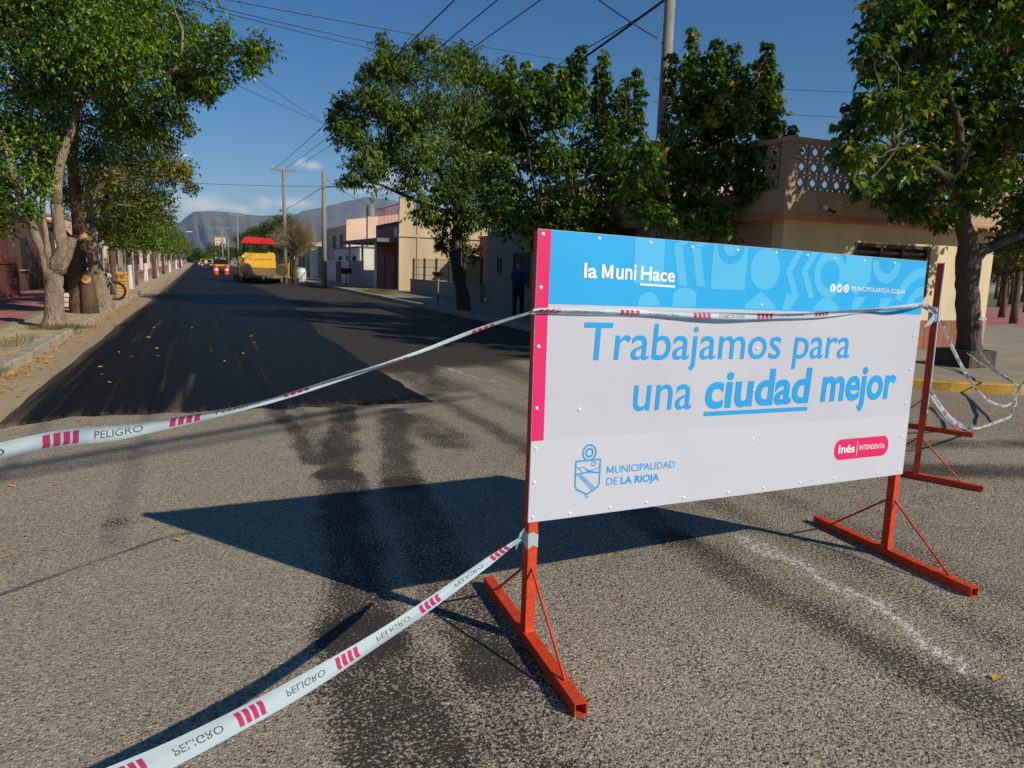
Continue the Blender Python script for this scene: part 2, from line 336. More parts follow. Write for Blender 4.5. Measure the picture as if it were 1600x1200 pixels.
o = np_mesh('fresh_asphalt', np.stack([XX, YY, ZZ], -1).reshape(-1, 3), q, 4, 'fresh', {'dust': dd}); props(o, kind='structure')

# ---- kerbs, pavements
def strip(name, pts, wd, z0, z1, material, side=1, jit=0.0, kind='structure'):
    """a kerb along a line; the line is its street edge, side = +1 puts the body to the left of travel"""
    P = [Vector((p[0], p[1], 0)) for p in pts]; mb = MB(); rows = []
    for i, p in enumerate(P):
        d = (P[min(i+1, len(P)-1)]-P[max(i-1, 0)]).normalized(); nrm = Vector((-d.y, d.x, 0))*side
        j = lambda: random.uniform(-jit, jit)
        a = p+nrm*j(); b = p+nrm*(wd+j()); zt = z1+j()*.6; bv = min(.02, wd*.2)
        rows.append([(a.x, a.y, z0), (a.x, a.y, zt-bv), (*(a+nrm*bv).xy, zt), (b.x, b.y, zt), (b.x, b.y, z0)])
    for i in range(len(P)-1):
        o_ = len(mb.v); mb.v += rows[i]+rows[i+1]
        mb.f += [tuple(o_+k for k in (a, a+1, a+6, a+5)) for a in range(4)]
    n = len(rows[0]); mb2 = mb; mb2.add(rows[0], [tuple(range(n))]); mb2.add(rows[-1], [tuple(range(n-1, -1, -1))])
    return props(mk(name, mb2, material), kind=kind)
def dense(pts, st):
    o_ = []
    for a, b in zip(pts[:-1], pts[1:]):
        k = max(1, int(math.hypot(b[0]-a[0], b[1]-a[1])/st)); o_ += [(a[0]+(b[0]-a[0])*i/k, a[1]+(b[1]-a[1])*i/k) for i in range(k)]
    return o_+[pts[-1]]
mat('concrete_kerb', srgb(164, 152, 132), .9, .3, 3.5, .5, 30); mat('yellow_kerb_paint', srgb(190, 142, 44), .75, .28, 5, .4, 40, col2=srgb(214, 166, 62))
mat('pavement_concrete', srgb(148, 136, 116), .9, .22, 1.6, .4, 25); mat('red_paving', srgb(166, 108, 96), .88, .28, 2.5, .3, 22); mat('verge_dirt', srgb(180, 158, 124), .95, .3, 2.2, .8, 14)
CR = [(60, 5.9), (20, 6.05), (15, 6.3), (12.6, 6.62), (11.2, 7.05), (10.3, 7.52), (9.5, 8.15), (8.9, 8.9), (8.45, 9.8), (8.15, 10.9), (8.0, 12.2)]
strip('kerb_right_corner', dense(CR, .5), .17, -.05, .15, 'yellow_kerb_paint', side=-1, jit=.006)
strip('kerb_right', dense([(8.0, 12.2), (8.0, 60)], 1.5)+[(8.0, 120), (8.0, 600)], .17, -.05, .15, 'concrete_kerb', side=-1, jit=.008)
arc = [(-5.4+3*math.sin(a), 11.4-3*math.cos(a)) for a in np.linspace(0, math.pi/2, 10)]
CL = [(-60, 8.4)]+arc+[(-2.42, 60), (-2.42, 600)]
strip('kerb_left', dense(arc+[(-2.42, 45)], .4)+[(-2.42, 200), (-2.42, 600)], .16, -.05, .13, 'concrete_kerb', side=1, jit=.022)
strip('kerb_left_cross', [(-60, 8.4), (-5.4, 8.4)], .16, -.05, .13, 'concrete_kerb', side=1, jit=.01)
off = lambda pts, d: [(p[0]+d[0], p[1]+d[1]) for p in pts]
pr = MB(); ins = [(60, 6.06), (20, 6.21), (15, 6.46), (12.68, 6.78), (11.28, 7.2), (10.4, 7.66), (9.62, 8.27), (9.03, 9.0), (8.6, 9.88), (8.31, 10.95), (8.165, 12.2), (8.165, 600)]
pr.prism(ins+[(12.5, 600), (12.5, 16), (60, 16)], -.05, .138)
props(mk('pavement_right', pr, 'pavement_concrete'), kind='structure')
pl_ = MB(); pl_.b2(-3.75, -2.575, 11.4, 600, -.05, .105); pl_.prism([(-60, 8.555), (-5.4, 8.555)]+[(-5.4+2.845*math.sin(a), 11.4-2.845*math.cos(a)) for a in np.linspace(.05, math.pi/2, 10)]+[(-3.76, 11.4), (-3.76, 10.3), (-60, 10.3)], -.05, .105)
props(mk('verge_left', pl_, 'verge_dirt'), kind='structure')
ps = MB(); ps.b2(-6.4, -3.78, 10.31, 17.2, -.05, .13); ps.b2(-6.4, -3.78, 17.75, 600, -.05, .13); ps.b2(-60, -6.4, 10.31, 40, -.05, .125)
props(mk('pavement_left', ps, 'red_paving'), kind='structure')
pb = MB(); pb.b2(-3.776, -3.62, 10.4, 17.2, -.04, .142); pb.b2(-6.4, -3.62, 17.2, 17.75, -.04, .136); pb.b2(-3.776, -3.62, 17.75, 120, -.04, .142)
props(mk('pavement_edging', pb, 'pavement_concrete'), kind='structure')
# the square beyond the corner house
pz = MB(); pz.b2(17.3, 120, 16.0, 18.4, -.05, .10)
props(mk('square_edging', pz, 'pavement_concrete'), kind='structure')
pz = MB(); pz.b2(17.3, 140, 18.4, 34, -.05, .08)
props(mk('square_path', pz, 'red_paving'), kind='structure')
mat('lawn', srgb(96, 100, 50), .95, .35, 1.5, .8, 20)
pz = MB(); pz.b2(17.3, 140, 34, 150, -.05, .07)
props(mk('square_lawn', pz, 'lawn'), kind='structure')

# ---- hills
mat('hill_scrub', srgb(74, 76, 66), .95, .35, .0035, 0, detail=8, col2=srgb(112, 104, 88))
def hills(name, prof, D, depth, seed):
    P = [(math.atan2(ray(px, py).x, ray(px, py).y), math.atan2(ray(px, py).z, math.hypot(ray(px, py).x, ray(px, py).y))) for px, py in prof]
    A = np.array([p[0] for p in P]); E_ = np.array([p[1] for p in P])
    az = np.linspace(A[0], A[-1], 320); el = np.interp(az, A, E_)
    rows = 26; Vv = []
    for i, a in enumerate(az):
        for j in range(rows):
            t = j/(rows-1); d = D-depth*(1-t)
            hz = D*math.tan(el[i])
            rg = .22*abs(math.sin((a*61+1.4*math.sin(a*23+seed)+t*1.7)))+.16*abs(math.sin(a*153+2*math.sin(a*47)+seed*2+t*3))+.08*abs(math.sin(a*391+t*5))
            z = hz*(t**1.15)*(1-rg*math.sin(math.pi*t)) + (0 if j < rows-1 else random.uniform(-.004, .004)*hz)
            if j == 0: z = -20
            Vv.append((d*math.sin(a), d*math.cos(a), z))
        Vv.append(((D+depth)*math.sin(a), (D+depth)*math.cos(a), -20))
    n = rows+1; idx = np.arange(len(az)*n).reshape(len(az), n)
    q = np.stack([idx[:-1, :-1], idx[1:, :-1], idx[1:, 1:], idx[:-1, 1:]], -1).reshape(-1, 4)
    o_ = np_mesh(name, np.array(Vv), q, 4, 'hill_scrub'); o_.data.shade_smooth(); props(o_, kind='structure')
hills('hills', [(-700, 395), (-300, 340), (-60, 352), (120, 346), (230, 352), (280, 348), (292, 338), (303, 330), (330, 329), (352, 331), (378, 334), (405, 337), (440, 336), (470, 334), (500, 338), (560, 352), (640, 360), (760, 380)], 9000, 3600, 1)
hills('far_hills', [(430, 360), (455, 342), (470, 330), (497, 325), (520, 320), (540, 314), (556, 312), (572, 307), (590, 310), (604, 310), (622, 315), (650, 320), (700, 330), (790, 318), (900, 330), (1100, 360), (1400, 385), (1900, 420)], 12500, 3600, 4)
# ================================================================ SIGN BOARDS
mat('orange_paint', srgb(206, 58, 18), .6, .22, 26, .3, 90, col2=srgb(224, 72, 26), detail=8); mat('vinyl_white', srgb(192, 193, 203), .5, .05, 1.1, .3, 2.2, spec=.35); mat('vinyl_white_lower', srgb(198, 199, 208), .6, .03, 1.5, .12, 3.0, spec=.35)
mat('vinyl_blue', srgb(38, 168, 228), .5, .02, 2, .12, 3.0, spec=.35); mat('vinyl_light_blue', srgb(82, 186, 232), .5, .02, 2, 0, spec=.35); mat('vinyl_text_blue', srgb(40, 158, 222), .5, .02, 2, 0, spec=.35)
mat('vinyl_magenta', srgb(224, 34, 104), .5, .03, 2, .1, 3.0, spec=.35); mat('vinyl_print_white', srgb(236, 240, 244), .5, .02, 2, spec=.35); mat('panel_back', srgb(150, 150, 150), .6, .05, 3); mat('rivet_white', srgb(225, 225, 228), .4, .03, 3)
mat('bare_rust', srgb(120, 66, 34), .85, .35, 40)

def text_mesh(s, off=0.0, shear=0.0, spacing=1.0):
    c = bpy.data.curves.new('t', 'FONT'); c.body = s; c.size = 1.0; c.offset = off; c.shear = shear; c.space_character = spacing; c.resolution_u = 5
    o = bpy.data.objects.new('t', c); COL.objects.link(o); dg = bpy.context.evaluated_depsgraph_get(); dg.update()
    me = bpy.data.meshes.new_from_object(o.evaluated_get(dg)); vs = [tuple(v.co) for v in me.vertices]; fs = [tuple(p.vertices) for p in me.polygons]
    bpy.data.objects.remove(o); bpy.data.curves.remove(c); bpy.data.meshes.remove(me); return vs, fs

class Board:
    """two-post sign board: feet on the road at L and R, panel on the front"""
    def __init__(s, L, Rr, z0, slope, label, group, fh=.575, fd=None):
        s.fh = fh
        s.L = Vector(L); s.R = Vector(Rr); s.d = (s.R-s.L).normalized(); s.n = Vector((s.d.y, -s.d.x, 0)); s.W = (s.R-s.L).length+.060; s.H = 1.215
        s.du = Vector((s.d.x, s.d.y, slope)).normalized(); s.dv = Vector((0, 0, 1))
        s.O = s.L - s.d*.032 + s.n*.031 + Vector((0, 0, z0))
        s.fn = Vector((fd[0], fd[1], 0)).normalized() if fd else s.n
        s.t = thing('sign_board', label, 'sign', (s.L+s.R)/2, group)
    def at(s, u, v, wv=0.0): return s.O + s.du*u + s.dv*v + s.n*wv
    def uv(s, px, py):
        d = ray(px, py); o = Vector((0, 0, CAM_H)); t = (s.O-o).dot(s.n)/d.dot(s.n); p = o+d*t-s.O; u = p.dot(s.d)/s.du.dot(s.d)
        return u, p.z-u*s.du.z
    def frame(s):
        for k, B in ((0, s.L), (1, s.R)):
            fs = s.fn.cross(Vector((0, 0, -1))); a = B-s.fn*s.fh; b = B+s.fn*s.fh; mb = MB(); h, t = .05, .004
            for (w_, hh, o_) in ((h, t, (0, h-t/2)), (h, t, (0, t/2)), (t, h-2*t, (-h/2+t/2, h/2)), (t, h-2*t, (h/2-t/2, h/2))):
                sh = fs*o_[0]+Vector((0, 0, o_[1])); mb.bar(a+sh, b+sh, w_, hh)
            f = mk('foot', mb, 'orange_paint', s.t)
            zt = s.at(k*(s.W), s.H).z-.006
            mb = MB(); mb.bar(B+Vector((0, 0, .05)), B+Vector((0, 0, zt)), .045, .045, up=s.d); mk('post', mb, 'orange_paint', s.t)
            for sg in (-1, 1):
                mb = MB(); e = B+s.fn*sg*(s.fh-.155)+Vector((0, 0, .052)); st = B+s.n*sg*.022+Vector((0, 0, .34)); mb.tube([st, e], .0065, 6); mk('brace', mb, 'orange_paint', s.t)
            for sg in (-1, 1): mb = MB(); mb.tube([B+s.n*sg*.024+s.d*(-.02)+Vector((0, 0, .052)), B+s.n*sg*.024+s.d*.02+Vector((0, 0, .052))], .004, 5); mk('weld', mb, 'orange_paint', f)
        for v in (.03, .6, s.H-.03):
            mb = MB(); mb.bar(s.at(.05, v, -.031), s.at(s.W-.05, v, -.031), .03, .03); mk('rail', mb, 'orange_paint', s.t)
        # panel: sheet with slight waves
        nu, nv = 90, 45; mb = MB(); rr = random.Random(3)
        wav = lambda u, v: .0022*math.sin(u*6+v*2)*math.sin(v*4.6+.6)+.0005*math.sin(u*14+v*5)
        s.wav = wav
        for wz in (0, -.006):
            for i in range(nu+1):
                for j in range(nv+1):
                    u = s.W*i/nu; v = s.H*j/nv; mb.v.append(tuple(s.at(u, v, wz-.002+wav(u, v))))
        st = nv+1; b = (nu+1)*st
        mb.f += [(i*st+j, (i+1)*st+j, (i+1)*st+j+1, i*st+j+1) for i in range(nu) for j in range(nv)]
        mb.f += [(b+i*st+j+1, b+(i+1)*st+j+1, b+(i+1)*st+j, b+i*st+j) for i in range(nu) for j in range(nv)]
        ring = [i*st for i in range(nu+1)]+[nu*st+j for j in range(1, nv+1)]+[i*st+nv for i in range(nu-1, -1, -1)]+[j for j in range(nv-1, 0, -1)]
        mb.f += [(ring[k-1], b+ring[k-1], b+ring[k], ring[k]) for k in range(len(ring))]
        s.panel = mk('panel', mb, 'vinyl_white', s.t, smooth=False)
    def flat(s, name, polys, material, layer, grid=.06):
        """flat print on the panel: polygons in (u, v), cut finely so that it follows the waves"""
        bm = bmesh.new()
        for poly, holes in [(p, None) if not isinstance(p, tuple) else p for p in polys]:
            vs = [bm.verts.new((u, v, 0)) for u, v in poly]; bm.faces.new(vs)
        s._cut(bm, .05); s._emit(name, bm, material, layer)
    def _cut(s, bm, grid):
        us = [v.co.x for v in bm.verts]; vv = [v.co.y for v in bm.verts]
        for ax, lo, hi in ((0, min(us), max(us)), (1, min(vv), max(vv))):
            k = math.floor(lo/grid)+1
            while k*grid < hi:
                co = [0, 0, 0]; no = [0, 0, 0]; co[ax] = k*grid; no[ax] = 1
                bmesh.ops.bisect_plane(bm, geom=bm.verts[:]+bm.edges[:]+bm.faces[:], plane_co=co, plane_no=no); k += 1
    def _emit(s, name, bm, material, layer):
        for v in bm.verts:
            u, vv = v.co.x, v.co.y; p = s.at(u, vv, -.002+s.wav(u, vv)+.0008*layer)-wloc(s.panel); v.co = p
        me = bpy.data.meshes.new(name); bm.to_mesh(me); bm.free(); me.materials.append(MATS[material])
        o = bpy.data.objects.new(name, me); COL.objects.link(o); o.parent = s.panel; return o
    def text(s, name, txt, pl, pr, ptop, material, off=0.0, shear=0.0, spacing=1.0, layer=3, small=False):
        """text from pixel pl (left end of baseline) to pr (right end), tops of its letters at pixel ptop"""
        (u0, v0), (u1, v1), (ut, vt) = s.uv(*pl), s.uv(*pr), s.uv(*ptop)
        vs, fs = text_mesh(txt, off, shear, spacing); x0 = min(v[0] for v in vs); x1 = max(v[0] for v in vs); y1 = max(v[1] for v in vs)
        bm = bmesh.new(); f = lambda x: (x-x0)/(x1-x0)
        base = lambda x: v0+(v1-v0)*f(x); hgt = vt-(v0+(v1-v0)*(ut-u0)/(u1-u0))
        B = [bm.verts.new((u0+(u1-u0)*f(v[0]), base(v[0])+v[1]/y1*hgt, 0)) for v in vs]
        for q in fs:
            try: bm.faces.new([B[i] for i in q])
            except ValueError: pass
        s._cut(bm, .05)
        if small: props(s._emit(name, bm, material, layer), kind='stuff'); return
        # one object for each letter: islands of the mesh, dots joined to their stems
        todo = set(bm.verts); isl = []
        while todo:
            st = [todo.pop()]; grp = set(st)
            while st:
                for ed in st.pop().link_edges:
                    for ov in ed.verts:
                        if ov in todo: todo.remove(ov); grp.add(ov); st.append(ov)
            isl.append(grp)
        ext = lambda g_: (min(v.co.x for v in g_), max(v.co.x for v in g_)); isl.sort(key=lambda g_: -len(g_)); let = []
        for g_ in isl:
            a, b = ext(g_)
            for l_ in let:
                c_, d_ = ext(l_)
                if min(b, d_)-max(a, c_) > .55*min(b-a, d_-c_): l_ |= g_; break
            else: let.append(set(g_))
        for l_ in sorted(let, key=lambda g_: ext(g_)[0]):
            b2 = bmesh.new(); mp_ = {v: b2.verts.new(v.co) for v in l_}
            for f in {f for v in l_ for f in v.link_faces}: b2.faces.new([mp_[v] for v in f.verts])
            s._emit(name, b2, material, layer)
        bm.free()
    def stroke(s, lines, wd):
        polys = []
        for ln in lines:
            for a, b in zip(ln[:-1], ln[1:]):
                a = Vector(a); b = Vector(b); d = (b-a).normalized()*wd*.5; n_ = Vector((-d.y, d.x)); polys.append([tuple(a-d*.6+n_), tuple(a-d*.6-n_), tuple(b+d*.6-n_), tuple(b+d*.6+n_)])
        return polys
riv_mb = MB(); riv_mb.lathe([(0.0001, .006), (.004, .0045), (.007, .003), (.009, 0)], n=10)
def put_rivets(s, uvs):
    me = None
    for u, v in uvs:
        M = Matrix((s.du, s.dv, s.n)).transposed().to_4x4(); M.translation = s.at(u, v, -.002+s.wav(u, v))-wloc(s.t)
        if me is None:
            o = mk('rivet', riv_mb, 'rivet_white', s.t, smooth=True, local=True); me = o.data; o.matrix_local = M
        else: inst('rivet', me, s.t, M=M)

B1 = Board((1.274, 2.75, 0), (3.69, 2.972, 0), .548, -.019, 'big blue and white municipal sign board on orange legs facing the camera', 'sign boards on orange stands', .58, (-.069, -.9976))
B1.frame(); uv = B1.uv; Wd, Hd = B1.W, B1.H
ub = uv(862, 357)[0]; vb = (uv(857, 470)[1]+uv(1434, 495)[1])/2; vm = uv(840, 689)[1]
print('panel', Wd, Hd, 'uv TL', uv(838, 355), 'TR', uv(1443, 410), 'BL', uv(820, 812), 'BR', uv(1408, 738), 'blue', ub, vb, vm)
e = .0015
B1.flat('blue_band', [[(ub, vb), (Wd-e, vb), (Wd-e, Hd-e), (ub, Hd-e)]], 'vinyl_blue', 1)
B1.flat('magenta_band', [[(e, vm), (ub, vm), (ub, Hd-e), (e, Hd-e)]], 'vinyl_magenta', 1)
B1.flat('lower_band', [[(e, e), (Wd-e, e), (Wd-e, vm), (e, vm)]], 'vinyl_white_lower', 1)
# light blue shapes of the band
def clampv(poly): return [(min(max(u, ub+.002), Wd-.003), min(max(v, vb+.002), Hd-.003)) for u, v in poly]
def circ(c, r, a0=0, a1=360, n=36): return [(c[0]+r*math.cos(R(a0+(a1-a0)*i/n)), c[1]+r*math.sin(R(a0+(a1-a0)*i/n))) for i in range(n+(a1-a0 != 360))]
def ringp(c, r0, r1, a0, a1, n=20):
    return [[(c[0]+r1*math.cos(R(x)), c[1]+r1*math.sin(R(x))), (c[0]+r1*math.cos(R(y)), c[1]+r1*math.sin(R(y))), (c[0]+r0*math.cos(R(y)), c[1]+r0*math.sin(R(y))), (c[0]+r0*math.cos(R(x)), c[1]+r0*math.sin(R(x)))]
            for x, y in [(a0+(a1-a0)*i/n, a0+(a1-a0)*(i+1)/n) for i in range(n)]]
vt = Hd-.003; P = []
u0, v0 = uv(989, 443); u1 = uv(1052, 400)[0]; P.append([(u0, v0), (u1-.05, v0), (u1-.05, vt), (u0, vt)])
cu = uv(1064, 400)[0]; cv = v0+.155
for k in (0, 1):
    x = cu+k*.105; P += [[(x-.01, vt), (x+.045, vt), (x+.005, cv+.02), (x-.045, cv+.02)], [(x-.045, cv+.018), (x+.005, cv+.018), (x+.05, v0), (x-.002, v0)]]
u0 = uv(1114, 400)[0]; u1 = uv(1168, 400)[0]; v0 = uv(1140, 453)[1]; cm = (u0+u1)/2
arcp = circ((cm, vt), .085, 180, 360, 16); P.append([(u0, v0), (u1, v0), (u1, vt)]+arcp[::-1]+[(u0, vt)]); P.append(clampv(circ((cm, vt), .05, 180, 360, 14)))
c = uv(1196, 421); P.append(circ(c, min(.118, vt-c[1])))
for px in (1238, 1262):
    x = uv(px, 420)[0]; cv = uv(px, 424)[1]; P += [[(x+.02, cv+.13), (x+.065, cv+.13), (x, cv), (x-.045, cv)], [(x-.045, cv-.002), (x, cv-.002), (x+.065, cv-.13), (x+.02, cv-.13)]]
c = uv(1297, 429); P.append(ringp(c, .07, .118, 0, 360, 36))
a, b = uv(1322, 404), uv(1363, 406); P.append([(a[0], vt), (a[0], a[1]-.11), ((a[0]+b[0])/2, a[1]-.19), (b[0], a[1]-.11), (b[0], vt)])
c = uv(1386, 413); c = (c[0], vt-.015); P.append(ringp(c, .065, .118, 180, 360, 20))
c = uv(1440, 490); c = (Wd-.003, c[1])
for r0, r1 in ((.10, .15), (.20, .255)): P.append(ringp(c, r0, r1, 90, 162, 12))
P = [p for p in P]
# lower row, cut by the edge of the band
c0 = vb+.004
u0 = uv(1051, 460)[0]; P.append([(u0, c0), (u0+.14, c0), (u0+.14, c0+.065), (u0+.10, c0+.085), (u0+.04, c0+.085), (u0, c0+.06)])
u0 = uv(1014, 460)[0]; P.append(circ((u0, c0), .06, 0, 180, 14))
for px in (1164, 1222, 1270, 1330, 1372):
    u0 = uv(px, 475)[0]; P.append([(u0, c0), (u0+.20, c0), (u0+.20, c0+.02), (u0+.10, c0+.085), (u0, c0+.02)] if px in (1164, 1270) else [(u0, c0), (u0+.05, c0), (u0+.12, c0+.08), (u0+.02, c0+.08)])
def drop(p):                                   # clean polygon: no doubled points
    o_ = []
    for q_ in p:
        if not o_ or math.hypot(q_[0]-o_[-1][0], q_[1]-o_[-1][1]) > 1e-4: o_.append(q_)
    return o_ if math.hypot(o_[0][0]-o_[-1][0], o_[0][1]-o_[-1][1]) > 1e-4 else o_[:-1]
for p in P:
    if p and isinstance(p[0], list): B1.flat('pattern_shape', [drop(clampv(x)) for x in p], 'vinyl_light_blue', 2)
    else: B1.flat('pattern_shape', [drop(clampv(p))], 'vinyl_light_blue', 2)
# lettering
def big_M(p0, p1, ptop, stw, material, layer=3):
    (u0, v0), (u1, v1), vt_ = uv(*p0), uv(*p1), uv(*ptop)[1]; w_ = stw; m_ = (u0+u1)/2; h_ = vt_-v0
    B1.flat('letter', [[(u0, v0), (u0+w_, v0), (u0+w_, v0+h_*.62), (m_-w_*.45, v0+h_*.08), (m_+w_*.45, v0+h_*.08), (u1-w_, v0+h_*.62), (u1-w_, v0), (u1, v0), (u1, v0+h_), (u1-w_*1.05, v0+h_), (m_, v0+h_*.34), (u0+w_*1.05, v0+h_), (u0, v0+h_)]], material, layer)
B1.text('letter', 'la', (912, 433.5), (932.5, 434.3), (914, 410.5), 'vinyl_print_white', .02)
big_M((939.5, 434.8), (957.5, 435.4), (940, 413), .014, 'vinyl_print_white')
B1.text('letter', 'uni', (962, 435.6), (993.5, 436.6), (992, 413.5), 'vinyl_print_white', .02)
B1.text('letter', 'Hace', (1000.6, 437), (1054, 440.5), (1001, 415.5), 'vinyl_print_white', .022)
def bar_px(p, w_px, material, name='underline', layer=3):
    (a, b), (c_, d_) = p; u0, v0 = uv(a, b); u1, v1 = uv(c_, d_); h = abs(uv(a, b)[1]-uv(a, b+w_px)[1]); B1.flat(name, [[(u0, v0-h), (u1, v1-h), (u1, v1), (u0, v0)]], material, layer, .2)
bar_px(((999.5, 442.6), (1054.5, 446.2)), 3.4, 'vinyl_print_white')
B1.text('letter', 'Trabajamos para', (911, 562.5), (1327, 559), (912, 503.5), 'vinyl_text_blue', .003, .045, layer=2)
B1.text('letter', 'una', (989, 642), (1080, 638.5), (992, 601.5), 'vinyl_text_blue', .003, .045, layer=2)
B1.text('letter', 'ciudad', (1101, 637), (1265, 627.5), (1264, 574.5), 'vinyl_text_blue', .027, .045, layer=2)
B1.text('letter', 'mejor', (1282, 626.3), (1398, 620.5), (1358, 573.0), 'vinyl_text_blue', .027, .045, layer=2)
bar_px(((1100, 643.6), (1262, 635.4)), 6.6, 'vinyl_text_blue', layer=2)
# crest and name of the municipality
a, b = uv(899.9, 721), uv(938.1, 719.5); lb = uv(897, 765); tp = uv(915, 779); rb = uv(935.5, 760); mid = (a[1]+lb[1])/2+.004
wS = b[0]-a[0]; q = lambda fx, fy: (a[0]+wS*fx, a[1]+(lb[1]-a[1])*fy)
sh = [q(0, 0), q(1, -.0), q(1, .85), q(.93, 1.0), q(.75, 1.1), q(.55, 1.2), q(.45, 1.2), q(.25, 1.1), q(.07, 1.0), q(0, .85), q(0, 0)]
cc = (a[0]+wS*.53, a[1]+.034); lines = [sh, circ(cc, .034, 0, 360, 20)+[circ(cc, .034)[0]], circ(cc, .018, 0, 360, 14)+[circ(cc, .018)[0]], [q(-.03, .48), q(.5, .42), q(1.03, .48)]]
thin = [[q(.12, .52), q(.72, 1.1)], [q(.25, .5), q(.86, 1.04)], [q(.18, .51), q(.79, 1.07)], [q(0, .2), q(.15, .25), q(.3, .22), q(.45, .33), q(.6, .38), q(.8, .34), q(.92, .3), q(1, .2)], [q(.1, .24), q(.3, .42)], [q(.45, .36), q(.7, .42)],
        circ(q(.72, .14), .010, 0, 360, 10)+[circ(q(.72, .14), .010)[0]], [q(.5, 1.2), q(.42, 1.28), q(.55, 1.3), q(.47, 1.38)]]
B1.flat('crest', B1.stroke(lines, .0075)+B1.stroke(thin, .004), 'vinyl_text_blue', 2, 1.0)
big_M((947.8, 740.2), (958.6, 739.2), (948, 728.9), .0065, 'vinyl_text_blue', 2)
B1.text('letter', 'UNICIPALIDAD', (960.8, 739), (1054.8, 730.6), (961, 727.7), 'vinyl_text_blue', .010, layer=2)
B1.text('letter', 'DE', (946.8, 758.4), (965, 756.8), (947, 746.8), 'vinyl_text_blue', .006, layer=2)
B1.text('letter', 'LA RIOJA', (969.4, 756.3), (1030.5, 751), (970, 744.8), 'vinyl_text_blue', .036, layer=2)
# magenta pill
u0, vlo = uv(1303, 713); u1 = uv(1386.8, 700)[0]; vlo = (uv(1310, 716.8)[1]+uv(1376, 713.2)[1])/2-.002; vhi = (uv(1310, 687)[1]+uv(1380, 681)[1])/2; r_ = (vhi-vlo)/2*.92; cv = (vlo+vhi)/2
pill = circ((u1-r_, vlo+r_), r_, -90, 0, 8)+circ((u1-r_, vhi-r_), r_, 0, 90, 8)+circ((u0+r_, vhi-r_), r_, 90, 180, 8)+circ((u0+r_, vlo+r_), r_, 180, 270, 8)
B1.flat('magenta_pill', [pill], 'vinyl_magenta', 2, .2)
B1.text('letter', 'Inés', (1310, 708.2), (1335, 706.2), (1310.5, 695.6), 'vinyl_print_white', .022)
B1.text('lettering', 'INTENDENTA', (1342.5, 702.8), (1381, 699.8), (1343, 695.3), 'vinyl_print_white', .006, small=True)
uu = uv(1338.8, 700)[0]; B1.flat('divider', [[(uu, cv-.04), (uu+.004, cv-.04), (uu+.004, cv+.04), (uu, cv+.04)]], 'vinyl_print_white', 3, 1)
# icons and address
for k, px in enumerate((1301.3, 1312, 1322.3)):
    c = uv(px, 450+k*.5); B1.flat('icon', [circ(c, .0215, n=20)], 'vinyl_print_white', 3, 1)
    if k == 0: B1.flat('icon_mark', B1.stroke([[(c[0]-.001, c[1]-.017), (c[0]-.001, c[1]+.006), (c[0]+.003, c[1]+.011), (c[0]+.008, c[1]+.011)], [(c[0]-.007, c[1]), (c[0]+.006, c[1])]], .0042), 'vinyl_blue', 4, 1)
    if k == 1: B1.flat('icon_mark', [[(c[0]-.011, c[1]-.008), (c[0]+.002, c[1]-.010), (c[0]+.010, c[1]+.003), (c[0]+.012, c[1]+.008), (c[0]+.004, c[1]+.009), (c[0], c[1]+.003), (c[0]-.011, c[1]+.008), (c[0]-.007, c[1]-.002)]], 'vinyl_blue', 4, 1)
    if k == 2: B1.flat('icon_mark', B1.stroke([circ(c, .010, 0, 360, 10)+[circ(c, .010)[0]]], .003), 'vinyl_blue', 4, 1)
B1.text('lettering', 'MUNICIPIOLARIOJA.GOB.AR', (1330.5, 453.6), (1414, 459.6), (1331, 446.8), 'vinyl_print_white', 0, small=True)
put_rivets(B1, [(min(max(u, .022), Wd-.022), min(max(v, .02), Hd-.02)) for u, v in [uv(*p) for p in ((845, 361), (937, 366), (1017, 377), (1082, 386), (1153, 391), (1213, 395), (1262, 398.5), (1305, 404), (1351, 408), (1398, 411.5), (844.6, 449), (839.5, 541.6), (836.6, 638), (832.6, 701), (832, 754),
    (829, 809), (890, 802), (953, 793), (1010, 785), (1069, 778), (1138, 770), (1192, 762), (1250, 754), (1303, 747), (1371, 739), (1427, 524), (1423, 577), (1416, 630), (1410, 682), (1403, 734), (1190, 476.5), (1183.6, 545), (1178, 610), (1176, 686), (905, 640))]])

B2 = Board((5.391, 4.146, 0), (7.287, 5.584, 0), .545, 0.0, 'second sign board seen edge-on, dark red post in front of the cream corner house', 'sign boards on orange stands', .48, (.38, -.925))
B2.frame(); B2.flat('magenta_band', [[(e, vm), (ub, vm), (ub, B2.H-e), (e, B2.H-e)]], 'vinyl_magenta', 1)
put_rivets(B2, [(B2.W*(i+.1)/9.2, v) for i in range(10) for v in (.022, B2.H-.022)])

